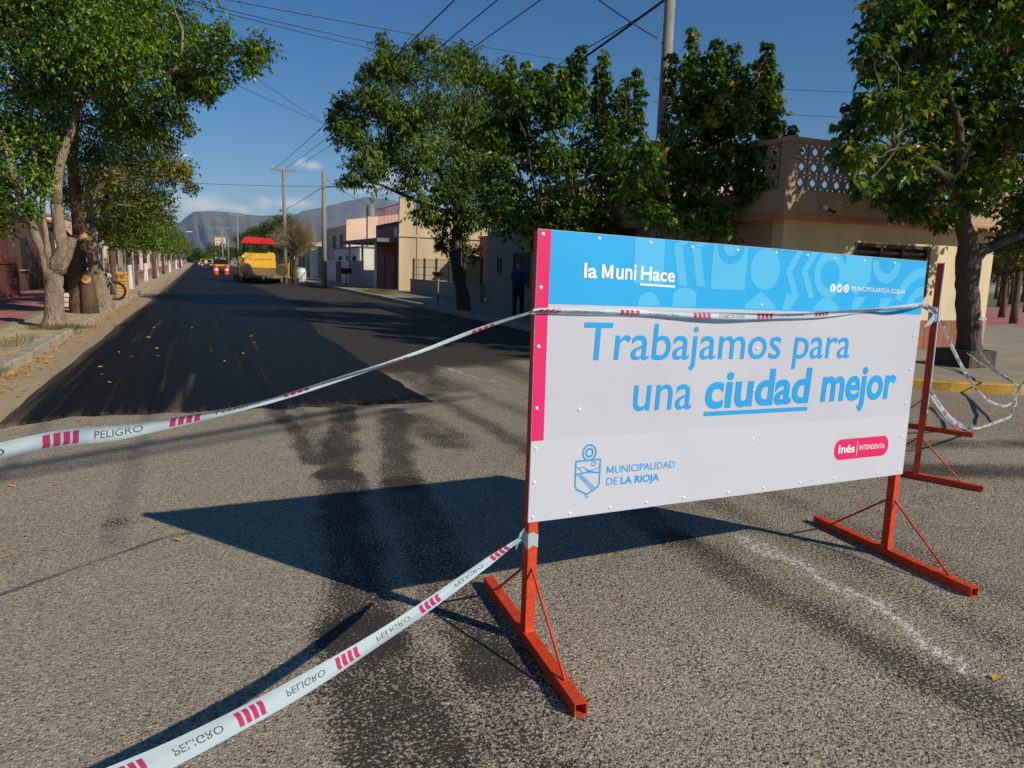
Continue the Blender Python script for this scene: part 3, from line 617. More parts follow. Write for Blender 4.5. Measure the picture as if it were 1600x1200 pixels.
# ================================================================ WARNING TAPE
def tape_mat(name, col, tr):
    m = bpy.data.materials.new(name); m.use_nodes = True; t = m.node_tree; t.nodes.clear(); o_ = N(t, 'ShaderNodeOutputMaterial')
    p = N(t, 'ShaderNodeBsdfPrincipled'); p.inputs['Base Color'].default_value = (*col, 1); p.inputs['Roughness'].default_value = .35; T = N(t, 'ShaderNodeBsdfTranslucent'); T.inputs['Color'].default_value = (*col, 1)
    geo = N(t, 'ShaderNodeNewGeometry'); n_ = N(t, 'ShaderNodeTexNoise'); n_.inputs['Scale'].default_value = 22; t.links.new(geo.outputs['Position'], n_.inputs['Vector']); b_ = N(t, 'ShaderNodeBump'); b_.inputs['Strength'].default_value = .35; b_.inputs['Distance'].default_value = .01
    t.links.new(n_.outputs['Fac'], b_.inputs['Height']); t.links.new(b_.outputs[0], p.inputs['Normal'])
    mx = N(t, 'ShaderNodeMixShader'); mx.inputs[0].default_value = tr; t.links.new(p.outputs[0], mx.inputs[1]); t.links.new(T.outputs[0], mx.inputs[2]); t.links.new(mx.outputs[0], o_.inputs[0]); MATS[name] = m
tape_mat('tape_film', srgb(206, 222, 226), .35); tape_mat('tape_red', srgb(200, 62, 112), .3); tape_mat('tape_ink', srgb(84, 96, 102), .25)
PEL = text_mesh('PELIGRO', 0.0)
class Curve3:
    def __init__(s, pts, n=240):
        P = [Vector(p) for p in pts]; P = [P[0]*2-P[1]]+P+[P[-1]*2-P[-2]]; out_ = []
        for i in range(1, len(P)-2):
            k = max(2, int(n/(len(P)-3)))
            for j in range(k):
                t = j/k; a, b, c_, d = P[i-1], P[i], P[i+1], P[i+2]
                out_.append(.5*((2*b)+(c_-a)*t+(2*a-5*b+4*c_-d)*t*t+(3*b-a-3*c_+d)*t**3))
        out_.append(P[-2]); s.p = out_; s.l = [0]
        for a, b in zip(out_[:-1], out_[1:]): s.l.append(s.l[-1]+(b-a).length)
        s.len = s.l[-1]
    def at(s, x):
        x = min(max(x, 0), s.len-1e-6); i = int(np.searchsorted(s.l, x, 'right'))-1; i = min(i, len(s.p)-2)
        f = (x-s.l[i])/(s.l[i+1]-s.l[i]); return s.p[i].lerp(s.p[i+1], f), (s.p[min(i+2, len(s.p)-1)]-s.p[max(i-1, 0)]).normalized()
def tape(label, pts, width=.07, twist=((0, 0), (1, 0)), squeeze=((0, 1), (1, 1)), phase=0.0, flip=False, group='white warning tapes', printed=True, loc=None, rim=.0, ref=(0, 0, 1)):
    """twist: (fraction, degrees) of the film's width away from upright; squeeze: how far it is bunched"""
    C = Curve3(pts); tw = lambda f: float(np.interp(f, [a for a, b in twist], [b for a, b in twist])); sq = lambda f: float(np.interp(f, [a for a, b in squeeze], [b for a, b in squeeze]))
    T = thing('warning_tape', label, 'tape', C.p[0], group); base = wloc(T)
    def S_(x, y, off=0.0):
        p, d = C.at(x); f = x/C.len; up_ = Vector(ref); sd_ = (up_-d*up_.dot(d)).normalized(); nn = d.cross(sd_); a = R(tw(f)); sv = sd_*math.cos(a)+nn*math.sin(a); nv = nn*math.cos(a)-sd_*math.sin(a)
        wl = width*sq(f); cup = width*(.16*(1-sq(f)*.7)*math.sin(y/width*6.0+x*3)+.05*math.sin(x*9+y/width*2.5))
        return p + sv*(y/width*wl) + nv*(off+cup)
    mb = MB(); n = max(30, int(C.len/.02)); k = 6
    for i in range(n+1):
        for j in range(k+1): mb.v.append(tuple(S_(C.len*i/n, (j/k-.5)*width)))
    mb.f = [(i*(k+1)+j, (i+1)*(k+1)+j, (i+1)*(k+1)+j+1, i*(k+1)+j+1) for i in range(n) for j in range(k)]
    film = mk('film', mb, 'tape_film', T, smooth=True)
    if not printed: return T
    per = .40; ink = MB(); x = phase
    while x < C.len:
        for b_ in range(4):
            x0 = x+b_*.027; x1 = x0+.018
            if x0 < 0 or x1 > C.len: continue
            red = MB(); vs = [S_(x0+(x1-x0)*i/2, (j/4-.5)*width*.68, off) for off in (.0007, -.0007) for i in range(3) for j in range(5)]
            red.add(vs, [(o_+i*5+j, o_+i*5+5+j, o_+i*5+6+j, o_+i*5+1+j) for o_ in (0, 15) for i in range(2) for j in range(4)]+[(a, b, b+15, a+15) for a, b in ((0, 1), (1, 2), (2, 3), (3, 4), (4, 9), (9, 14), (14, 13), (13, 12), (12, 11), (11, 10), (10, 5), (5, 0))])
            me = bpy.data.meshes.new('red_bar'); me.from_pydata([tuple(Vector(v)-base) for v in red.v], [], red.f); me.materials.append(MATS['tape_red']); o_ = bpy.data.objects.new('red_bar', me); COL.objects.link(o_); o_.parent = film
        tx = x+.15
        if tx > 0 and tx+.165 < C.len:
            h_ = .0205; xw = max(v[0] for v in PEL[0]); yh = max(v[1] for v in PEL[0])
            for off in (.0007, -.0007):
                fx = (lambda v: tx+(.165*(1-v[0]/xw))) if flip else (lambda v: tx+.165*v[0]/xw)
                fy = (lambda v: (.5-v[1]/yh)*h_) if flip else (lambda v: (v[1]/yh-.5)*h_)
                ink.add([S_(fx(v), fy(v), off) for v in PEL[0]], PEL[1])
        x += per
    for nm, mb_, mt in (('lettering', ink, 'tape_ink'),):
        if mb_.v:
            me = bpy.data.meshes.new(nm); me.from_pydata([tuple(Vector(v)-base) for v in mb_.v], [], mb_.f); me.materials.append(MATS[mt]); o_ = bpy.data.objects.new(nm, me); COL.objects.link(o_); o_.parent = film; props(o_, kind='stuff')
    return T
def on1(px, py, wv): u, v = uv(px, py); return B1.at(u, v, wv)
pl0 = on1(831, 487, .010)
La = AD(0, 705, 2.07)
tape('long tape with PELIGRO print from the left edge up to the big sign', [La+(La-pl0)*.45+Vector((0, 0, -.02)), La, AD(215, 671, 2.30), AD(430, 622, 2.55), AD(640, 556, 2.82), AD(760, 512, 2.97), pl0],
     .052, ((0, 18), (.42, 22), (.62, 50), (.8, 38), (1, 70)), ((0, 1), (.5, .86), (.58, .5), (.7, .74), (.82, .45), (.92, .6), (1, .22)), phase=.12)
tape('tape running across the front of the big sign under its blue band', [on1(829, 487, .012), on1(850, 485, .014), on1(940, 487, .016), on1(1060, 491.5, .022), on1(1150, 493.5, .026), on1(1250, 491, .024), on1(1350, 484.5, .016), on1(1434, 478.5, .012), AD(1452, 482, 5.6), AD(1464, 489, 6.7)],
     .066, ((0, 10), (.4, 40), (.7, 35), (1, 20)), ((0, .35), (.05, .45), (.4, .55), (.8, .55), (1, .4)), phase=.03, flip=True)
pb0 = AD(812, 842, 2.92)
tape('tape slanting down from the left leg of the big sign to the lower edge', [pb0, AD(770, 872, 2.80), AD(640, 965, 2.47), AD(480, 1066, 2.13), AD(300, 1162, 1.83), AD(120, 1245, 1.60)],
     .063, ((0, 10), (.2, 34), (.45, 44), (1, 48)), ((0, .12), (.1, .55), (.3, .66), (.42, .72), (.6, .9), (1, 1)), phase=.07, flip=True)
# wraps round the posts
def wrap(label, c, r, z0, z1, tail=None, rnd=False):
    T = thing('tape_wrap', label, 'tape', (c[0], c[1], z0), 'tape wrapped round posts'); mb = MB(); n = 40
    for i in range(n+1):
        a = 2*math.pi*1.0*i/n; rr = r if rnd else r/max(abs(math.cos(a)), abs(math.sin(a)))*.93; k = .5+.5*math.sin(a*2+1)
        for j in range(4): z = z0+(z1-z0)*(j/3)*(.8+.2*k)+.008*math.sin(a*3); mb.v.append((c[0]+rr*(math.cos(a)*B1.d.x-math.sin(a)*B1.d.y), c[1]+rr*(math.cos(a)*B1.d.y+math.sin(a)*B1.d.x), z))
    mb.f = [(i*4+j, i*4+4+j, i*4+5+j, i*4+1+j) for i in range(n) for j in range(3)]
    mk('film', mb, 'tape_film', T)
    if tail:
        mb = MB(); mb.v = [tuple(p) for p in tail]; k = len(tail)//2; mb.f = [(2*i, 2*i+1, 2*i+3, 2*i+2) for i in range(k-1)]; mk('tail', mb, 'tape_film', T)
L1 = B1.L; wrap('white tape wrapped round the left leg of the big sign', (L1.x, L1.y), .0262, .435, .505, [L1+Vector(v) for v in ((-.03, -.01, .52), (-.035, .02, .44), (-.055, -.012, .50), (-.06, .02, .43), (-.062, -.02, .46), (-.064, .0, .42))])
L2 = B2.L; wrap('white tape knotted round the dark red post of the second sign', (L2.x, L2.y), .034, 1.30, 1.42, [L2+Vector(v) for v in ((-.03, -.03, 1.39), (-.03, -.03, 1.31), (-.07, -.03, 1.33), (-.07, -.03, 1.27), (-.12, -.02, 1.27), (-.13, -.02, 1.25))])
Q = AD(1587, 622, 9.6); sq_ = ((0, .3), (.3, .5), (.6, .4), (1, .5)); tw_ = ((0, 0), (.25, 60), (.5, 150), (.75, 220), (1, 300))
tape('tape hanging from the second sign in a slack loop to the right edge', [AD(1470, 500, 6.9), AD(1487, 540, 7.4), AD(1512, 588, 8.0), AD(1540, 622, 8.7), AD(1568, 634, 9.2), Q, AD(1598, 600, 10.2), AD(1640, 560, 11)], .07, tw_, sq_, .02)
tape('lower slack tape from the second sign sagging over the yellow kerb', [AD(1449, 604, 6.83), AD(1470, 636, 7.1), AD(1492, 661, 7.5), AD(1518, 669, 8.0), AD(1550, 662, 8.7), AD(1578, 650, 9.3), AD(1584, 636, 9.6)], .07, ((0, 0), (.3, 20), (.5, 90), (1, 200)), ((0, .6), (.3, .8), (.5, .35), (1, .4)), .03)
TRX = Vector((12.75, 9.05, .14))
tape('tape stretched from the foot of the right tree, upper of two', [AD(1527, 541, 15.3), AD(1536, 556, 14.9), AD(1556, 578, 13.5), AD(1584, 599, 12.0), AD(1640, 628, 10.2)], .07, tw_, sq_, .04)
tape('tape stretched from the foot of the right tree, lower of two', [AD(1506, 548, 15.3), AD(1530, 566, 14.4), AD(1558, 582, 13.2), AD(1583, 598, 12.0), AD(1587, 622, 10.8), AD(1586, 640, 9.9)], .07, tw_, sq_, .06)
wrap('thin tape round the trunk of the right tree', (TRX.x, TRX.y), .215, .98, 1.02, rnd=True)
# ================================================================ TREES
mat('bark_pale', srgb(150, 130, 108), .95, .45, 7, 1.0, 34, streak=(1, 1, .35)); mat('bark_brown', srgb(98, 76, 58), .95, .35, 6, .9, 26, streak=(1, 1, .35)); mat('bark_dark', srgb(84, 74, 62), .95, .4, 5, .9, 24, streak=(1, 1, .3)); mat('cut_wood', srgb(196, 146, 84), .9, .2, 20)
for k_ in ('bark_pale', 'bark_brown', 'bark_dark'):
    for n_ in MATS[k_].node_tree.nodes:
        if n_.type == 'BUMP': n_.inputs['Distance'].default_value = .07
mat('limewash', srgb(205, 200, 190), .9, .15, 8, .3, 30)
leaf_mat('leaf_bright', [srgb(54, 80, 24), srgb(82, 114, 34), srgb(114, 144, 44), srgb(158, 172, 60)], .38, .28, .6)
leaf_mat('leaf_olive', [srgb(58, 74, 26), srgb(86, 106, 34), srgb(118, 132, 44), srgb(150, 146, 52), srgb(180, 146, 52)], .45, .3, .5)
leaf_mat('leaf_grey', [srgb(54, 76, 30), srgb(78, 102, 36), srgb(106, 128, 46), srgb(140, 154, 66)], .5, .25, .45)
leaf_mat('leaf_mulberry', [srgb(50, 76, 24), srgb(74, 104, 30), srgb(102, 130, 40), srgb(146, 156, 54), srgb(190, 142, 44)], .42, .3, .55)
leaf_mat('leaf_far', [srgb(52, 72, 30), srgb(76, 98, 38), srgb(106, 122, 48)], .6, .25, .3)
mat('dry_twig', srgb(172, 146, 108), .95, .2, 8)

def leaves_np(P, Dr, L, wd, droop, rng):
    """P base points, Dr unit directions, L lengths; heart/lance leaves of four triangles, folded on the midrib"""
    n = len(P); up_ = np.array([0, 0, 1.0]); D = Dr.copy(); D[:, 2] -= droop; D /= np.linalg.norm(D, axis=1, keepdims=True)
    Sx = np.cross(D, up_+rng.normal(size=(n, 3))*.35); Sx /= np.linalg.norm(Sx, axis=1, keepdims=True)+1e-9; Nn = np.cross(Sx, D)
    W = (L*wd)[:, None]; Lc = L[:, None]; fold = .22
    base = P; m1 = P+D*Lc*.35; tip = P+D*Lc-Nn*Lc*.12
    l1 = m1+Sx*W*.5+Nn*W*fold; r1 = m1-Sx*W*.5+Nn*W*fold
    V = np.stack([base, l1, tip, r1, m1], 1).reshape(-1, 3); b = np.arange(n)[:, None]*5
    F = np.concatenate([b+np.array([[0, 4, 1]]), b+np.array([[1, 4, 2]]), b+np.array([[0, 3, 4]]), b+np.array([[3, 2, 4]])], 1).reshape(-1, 3)
    return V, F
def crown_np(clumps, leaf, wd, rng, droop=.45, upbias=.35, per=9, dens=1.0, shoot=.55):
    """clumps: (centre, (rx, ry, rz), shoots). Every shoot grows outwards and carries leaves along its length"""
    PP, DD, VAR = [], [], []
    fine_ = []
    for c, rad, ns in clumps:                          # break every clump into ragged sprays of unequal size
        k = 1 if max(rad) < .3 else 6
        if k == 1: fine_.append((c, rad, ns, 0)); continue
        for j in range(k):
            d = rng.normal(size=3); d /= np.linalg.norm(d); q_ = rng.uniform(.38, .62); fine_.append((tuple(np.array(c)+d*np.array(rad)*rng.uniform(.35, .85)), tuple(np.array(rad)*q_), ns*rng.uniform(.08, .24), 1))
    for c, rad, ns, big in fine_:
        ns = int(ns*dens); c = np.array(c); rad = np.array(rad)
        d = rng.normal(size=(ns, 3)); d /= np.linalg.norm(d, axis=1, keepdims=True); rr = rng.random(ns)**.55
        st = c + d*rad*(rr*.92)[:, None]
        g_ = d*np.array([1, 1, .7])+rng.normal(size=(ns, 3))*.45; g_[:, 2] += upbias; g_ /= np.linalg.norm(g_, axis=1, keepdims=True)
        ln = shoot*(.5+rng.random(ns))*(min(1.2, max(.45, 1.6*float(rad.mean()))) if big else .9*float(rad.mean()))
        cv = np.clip(rng.normal(.45, .16), .08, .85)           # each clump has its own tone of leaf
        sv = rng.normal(size=ns)*.12
        for k in range(per):
            t = (k+rng.random(ns)*.8)/per
            p = st + g_*(ln*t)[:, None]; p[:, 2] -= .12*ln*t*t*droop
            a = rng.random(ns)*2*math.pi; side = np.stack([np.cos(a), np.sin(a), rng.normal(size=ns)*.35], 1)
            dr = side*.9+g_*.5; dr /= np.linalg.norm(dr, axis=1, keepdims=True)
            PP.append(p+side*.015); DD.append(dr); VAR.append(np.clip(cv+sv+rng.normal(size=ns)*.13+.18*(t-.5), 0, 1))
    P = np.concatenate(PP); D = np.concatenate(DD); V_ = np.concatenate(VAR)
    yel = rng.random(len(P)) < .012; V_[yel] = 1.0
    L = leaf*(.65+.6*rng.random(len(P)))
    V, F = leaves_np(P, D, L, wd, droop, rng)
    return V, F, np.repeat(V_, 5)
def limb_path(a, b, rng, n=7, bow=.07):
    a = np.array(a); b = np.array(b); L = np.linalg.norm(b-a); o_ = rng.normal(size=3)*bow*L; o_[2] = abs(o_[2])*.3
    return [tuple(a+(b-a)*t+o_*math.sin(math.pi*t)*(1-.3*t)+rng.normal(size=3)*.012*L*(0 < t < 1)) for t in np.linspace(0, 1, n)]
def tree(label, base, trunk, tr_rad, limbs, clumps, leaf, wd, lmat, bark, group, seed, droop=.45, upbias=.35, per=9, dens=1.0, shoot=.55, name='street_tree', extra_limbs=True, nx=999):
    rng = np.random.default_rng(seed); T = thing(name, label, 'tree', base, group); mb = MB()
    C_ = Curve3(trunk, 90); fr_ = np.linspace(0, 1, 20); rd_ = np.interp(fr_, np.linspace(0, 1, len(tr_rad)), tr_rad)
    mb.tube([C_.at(C_.len*f_)[0]+Vector((rng.normal()*.006, rng.normal()*.006, 0)) for f_ in fr_], [float(r_)*(1+.022*rng.normal()) for r_ in rd_], 16, wob=.055)
    for pth, rad in limbs: mb.tube(pth, rad, 8, wob=.06)
    if extra_limbs:
        src = [Vector(trunk[-1])]+[Vector(p) for l in limbs for p in l[0][len(l[0])//2:]]
        for c, rad, ns in clumps[:nx]:
            c = Vector(c); s0 = min(src, key=lambda p: (p-c).length+.6*max(0, p.z-c.z)); L = (c-s0).length
            if L > .3: mb.tube(limb_path(s0, c, rng), [.012+.016*L*(1-t)*.5 for t in np.linspace(0, 1, 7)], 5)
    random.seed(seed); mk('trunk', mb, bark, T, smooth=True)
    V, F, A = crown_np(clumps, leaf, wd, rng, droop, upbias, per, dens, shoot); V = V-np.array(base)
    np_mesh('crown', V, F, 3, lmat, {'leafvar': A}, T)
    return T
def cl(lst, Yd, dens=26, zs=1.0):
    """clumps from the photograph: (px, py, radius px[, depth shift])"""
    o_ = []; rg = random.Random(len(lst)*7+int(Yd*10))
    for it in lst:
        px, py, r_ = it[:3]; dy = it[3] if len(it) > 3 else rg.uniform(-.9, .9); p = AY(px, py, Yd+dy); D_ = (p-Vector((0, 0, CAM_H))).length; rm = r_*D_/F_PX
        o_.append((tuple(p), (rm, rm*1.05, rm*.85*zs), dens*rm*rm*12+18))
    return o_
b_ = lambda *p: tuple(p)
# ---- left side, nearest tree
b0 = G(88, 512, .10); bx, by = b0.x, b0.y
f1 = (bx+.02, by, 1.55)
tree('broad pale-trunked tree nearest on the left, branch reaching over the road', (bx, by, .10), [(bx-.03, by, .02), (bx-.02, by, .25), (bx, by, .7), (bx+.02, by, 1.15), (bx+.03, by, 1.5)], [.27, .20, .165, .165, .13],
     [(limb_path((bx-.03, by, 1.12), tuple(AY(38, 330, by)), np.random.default_rng(1), 6, .06), [.14, .12, .10, .09, .085, .08]), (limb_path(tuple(AY(38, 330, by)), tuple(AY(0, 200, by)), np.random.default_rng(2)), [.08, .07, .07, .06, .05, .05, .04]),
      (limb_path((bx+.04, by, 1.2), tuple(AY(88, 320, by)), np.random.default_rng(3), 6, .04), [.14, .13, .12, .12, .115, .11]), (limb_path(tuple(AY(88, 320, by)), tuple(AY(130, 150, by+.3)), np.random.default_rng(4)), [.11, .10, .09, .08, .07, .06, .05]),
      (limb_path((bx, by, 1.3), tuple(AY(70, 290, by+.3)), np.random.default_rng(5), 6, .05), [.07, .065, .06, .055, .05, .05]), (limb_path(tuple(AY(70, 290, by+.3)), tuple(AY(50, 130, by+.5)), np.random.default_rng(15), 6, .05), [.05, .05, .045, .04, .04, .03]),
      (limb_path((bx+.05, by, 1.2), (bx+.40, by-.05, 1.95), np.random.default_rng(6), 5, .05), [.13, .12, .105, .10, .09]),
      (limb_path(tuple(AY(130, 150, by+.3)), tuple(AY(330, 95, by-1.0)), np.random.default_rng(7), 9, .05), [.08, .075, .07, .065, .06, .055, .05, .04, .035])],
     cl([(55, 60, 85), (150, 35, 85), (235, 55, 75), (40, 175, 70), (135, 140, 75, .5), (205, 120, 65), (262, 105, 50), (285, 55, 45), (335, 92, 42, -1.0), (372, 78, 36, -1.2), (393, 98, 25, -1.2), (340, 125, 25, -1), (300, 128, 35), (10, 265, 55), (55, 285, 30), (70, 235, 40, .8), (-50, 90, 90), (-60, 230, 80), (250, -40, 75),
         (110, -60, 100), (0, -40, 100), (-20, 320, 40), (45, 325, 18), (180, 190, 50, .8), (240, 165, 40, .6), (345, 50, 20, -1.2), (405, 75, 16, -1.2), (330, 140, 16, -1)], by, 42),
     .085, .58, 'leaf_bright', 'bark_pale', 'trees along the left pavement', 101, droop=.7, upbias=.1, per=8, shoot=.42)
# ---- the two lopped trunks behind it
b1 = G(128, 489, .10); tx, ty = b1.x, b1.y
T = tree('lopped tree with a bare cut stub and a peeled brown stem', (tx, ty, .10), [(tx, ty, .02), (tx-.03, ty, .5), (tx-.06, ty, 1.1), (tx-.03, ty, 1.75), (tx, ty, 2.1)], [.30, .25, .23, .23, .19],
     [([(tx+.03, ty, 2.0), (tx+.02, ty, 2.6), (tx, ty, 3.3), (tx-.02, ty, 4.0), (tx+.1, ty, 5.0)], [.15, .14, .15, .12, .09]), ([(tx-.1, ty, 1.8), (tx-.35, ty, 2.15), (tx-.55, ty, 2.35)], [.17, .15, .14]), ([(tx+.22, ty-.25, .02), (tx+.2, ty-.22, .5), (tx+.18, ty-.2, .95), (tx+.19, ty-.2, 1.25)], [.24, .19, .17, .09])],
     cl([(130, 215, 45), (165, 195, 45), (205, 205, 40), (232, 225, 36), (150, 255, 40), (190, 250, 36), (262, 215, 22), (292, 200, 14), (262, 262, 26), (292, 275, 18), (110, 300, 25), (280, 180, 14)], ty, 30), .105, .45, 'leaf_olive', 'bark_brown', 'trees along the left pavement', 102, droop=.8, per=7, shoot=.5)
mb = MB(); mb.lathe([(0.001, .012), (.10, .01), (.115, 0)], (tx+.19, ty-.36, .98), 12); mb.xf(Matrix.Translation((tx+.19, ty-.37, 1.0)) @ Matrix.Rotation(R(72), 4, 'X') @ Matrix.Translation((-tx-.19, -ty+.36, -.98))); mk('cut_face', mb, 'cut_wood', T)
mb = MB(); mb.lathe([(0.001, .012), (.15, .01), (.165, 0)], (0, 0, 0), 12); mb.xf(Matrix.Translation((tx+.08, ty-.14, 2.1)) @ Matrix.Rotation(R(50), 4, 'X')); mk('cut_face', mb, 'cut_wood', T)
b2 = G(163, 480, .10); sx, sy = b2.x, b2.y
tree('thick trunk leaning left behind the lopped tree', (sx, sy, .10), [(sx+.02, sy, .02), (sx-.06, sy, .5), (sx-.16, sy, 1.2), (sx-.26, sy, 1.9), (sx-.34, sy, 2.55)], [.28, .21, .19, .20, .20],
     [([(sx-.3, sy, 2.5), (sx-.1, sy, 3.2), (sx+.2, sy, 4.0)], [.12, .10, .08])], cl([(150, 300, 36), (185, 300, 40), (215, 285, 36), (250, 295, 28), (170, 340, 34), (205, 335, 36), (240, 330, 30), (178, 372, 26), (278, 262, 18), (300, 292, 12), (235, 265, 24)], sy+2.0, 32), .095, .5, 'leaf_olive', 'bark_pale', 'trees along the left pavement', 103, droop=.8, per=7, shoot=.5)
# ---- right side: the feathery tree across the street
b3 = G(723, 484, .14); rx_, ry_ = b3.x, b3.y
tree('large feathery dark green tree with a slim dark trunk by the fence', (rx_, ry_, .14), [(rx_+.05, ry_, .02), (rx_, ry_, .6), tuple(AY(718, 440, ry_)), tuple(AY(712, 400, ry_)), tuple(AY(716, 340, ry_)), tuple(AY(712, 290, ry_))], [.27, .21, .20, .19, .18, .16],
     [(limb_path(tuple(AY(714, 320, ry_)), tuple(AY(640, 200, ry_-.6)), np.random.default_rng(21)), [.14, .13, .11, .10, .08, .07, .06]), (limb_path(tuple(AY(712, 290, ry_)), tuple(AY(735, 170, ry_)), np.random.default_rng(22)), [.13, .12, .11, .09, .08, .06, .05]), (limb_path(tuple(AY(716, 340, ry_)), tuple(AY(580, 285, ry_-1)), np.random.default_rng(23), 9), [.11, .10, .09, .08, .07, .06, .05, .04, .03])],
     cl([(520, 178, 20), (545, 195, 34), (536, 160, 20), (578, 150, 40), (605, 100, 30), (602, 68, 14), (640, 112, 48), (662, 82, 24), (700, 118, 48), (722, 85, 22), (752, 112, 32), (765, 145, 34), (560, 230, 30, -1), (600, 200, 52), (650, 185, 60), (710, 190, 62), (760, 210, 50), (575, 120, 18), (615, 250, 40), (670, 250, 50), (735, 265, 52),
         (560, 265, 28, -1.2), (590, 280, 30, -1.2), (640, 300, 26, -1), (545, 282, 14, -1.2), (690, 305, 42), (660, 330, 24), (745, 320, 46), (700, 345, 28), (690, 378, 14), (722, 372, 22), (738, 395, 14), (705, 392, 16), (765, 350, 36), (780, 300, 40)], ry_, 24), .15, .38, 'leaf_grey', 'bark_dark', 'trees along the right pavement', 104, droop=.9, per=8, shoot=.5)
# ---- two mulberries with upright shoots
def mulberry(label, base, seed, clumps, spires, Yd, name_group='trees along the right pavement', limbs=()):
    rng = np.random.default_rng(seed); bx_, by_, _ = base; cl_ = cl(clumps, Yd, 30)
    for px, py0, py1 in spires:                       # upright shoots: a row of small clumps up to the tip
        dy = rng.uniform(-.8, .8); k = 7
        for i in range(k):
            t = i/(k-1); p = AY(px+rng.uniform(-3, 3), py0+(py1-py0)*t, Yd+dy); r_ = .20*(1-.55*t); cl_.append((tuple(p), (r_, r_, r_*1.3), 17*(1-.4*t)))
    T = tree(label, base, [(bx_, by_, .05), (bx_+.03, by_, .8), (bx_, by_+.04, 1.6), (bx_+.02, by_, 2.1)], [.22, .17, .16, .20], [(limb_path((bx_, by_, 2.0), (bx_+dx, by_+dy, 3.1), rng, 6), [.08, .07, .055, .045, .035, .03]) for dx, dy in ((-.9, .2), (.8, -.1), (.2, .7), (-.3, -.6), (.3, -.3))], cl_, .125, .72, 'leaf_mulberry', 'bark_brown', name_group, seed, droop=.75, upbias=.5, per=6, shoot=.5, nx=8)
    mb = MB()
    for px, py0, py1 in spires: a = AY(px, py0+20, Yd); c_ = AY(px, py1, Yd); mb.tube([a, (a+c_)/2, c_], [.012, .009, .005], 5)
    props(mk('shoots', mb, 'bark_brown', T), kind='stuff'); return T
mulberry('mulberry behind the magenta end of the sign, left of the concrete pole', (8.75, 17.0, .14), 105, [(800, 150, 36), (800, 230, 50), (800, 310, 44), (845, 170, 40), (850, 250, 55), (860, 330, 50), (905, 170, 40), (910, 240, 50), (915, 320, 55), (955, 200, 34), (960, 270, 50), (975, 330, 44), (815, 355, 30), (880, 360, 34), (940, 365, 34), (770, 260, 34), (775, 330, 36), (785, 180, 28), (765, 210, 26), (990, 250, 30), (1000, 320, 34), (990, 360, 26), (845, 370, 26), (905, 372, 24)],
         [(796, 190, 96), (820, 180, 100), (860, 190, 105), (905, 160, 76), (893, 180, 95), (945, 170, 85), (935, 190, 110), (978, 190, 128), (998, 210, 112), (880, 180, 110), (840, 170, 112), (965, 220, 140)], 16.8)
mulberry('mulberry in front of the lattice balcony, right of the concrete pole', (9.35, 12.35, .14), 106, [(1040, 260, 34), (1050, 320, 50), (1090, 210, 40), (1095, 270, 50), (1110, 335, 44), (1140, 200, 40), (1145, 260, 48), (1150, 330, 34), (1180, 230, 34), (1020, 330, 34), (1000, 290, 30), (1190, 290, 26), (1160, 345, 22), (1205, 250, 16), (1070, 350, 30), (1010, 345, 30), (1005, 240, 24), (1000, 300, 30), (1185, 335, 26), (1210, 310, 20), (1130, 362, 22), (1180, 362, 18), (1170, 300, 30), (1215, 275, 16)],
         [(1050, 220, 92), (1075, 200, 100), (1085, 170, 50), (1118, 180, 72), (1100, 190, 95), (1146, 180, 78), (1160, 190, 110), (1185, 200, 100), (1198, 170, 74), (1212, 210, 120), (1130, 190, 90), (1195, 230, 140), (1232, 240, 205)], 12.3)
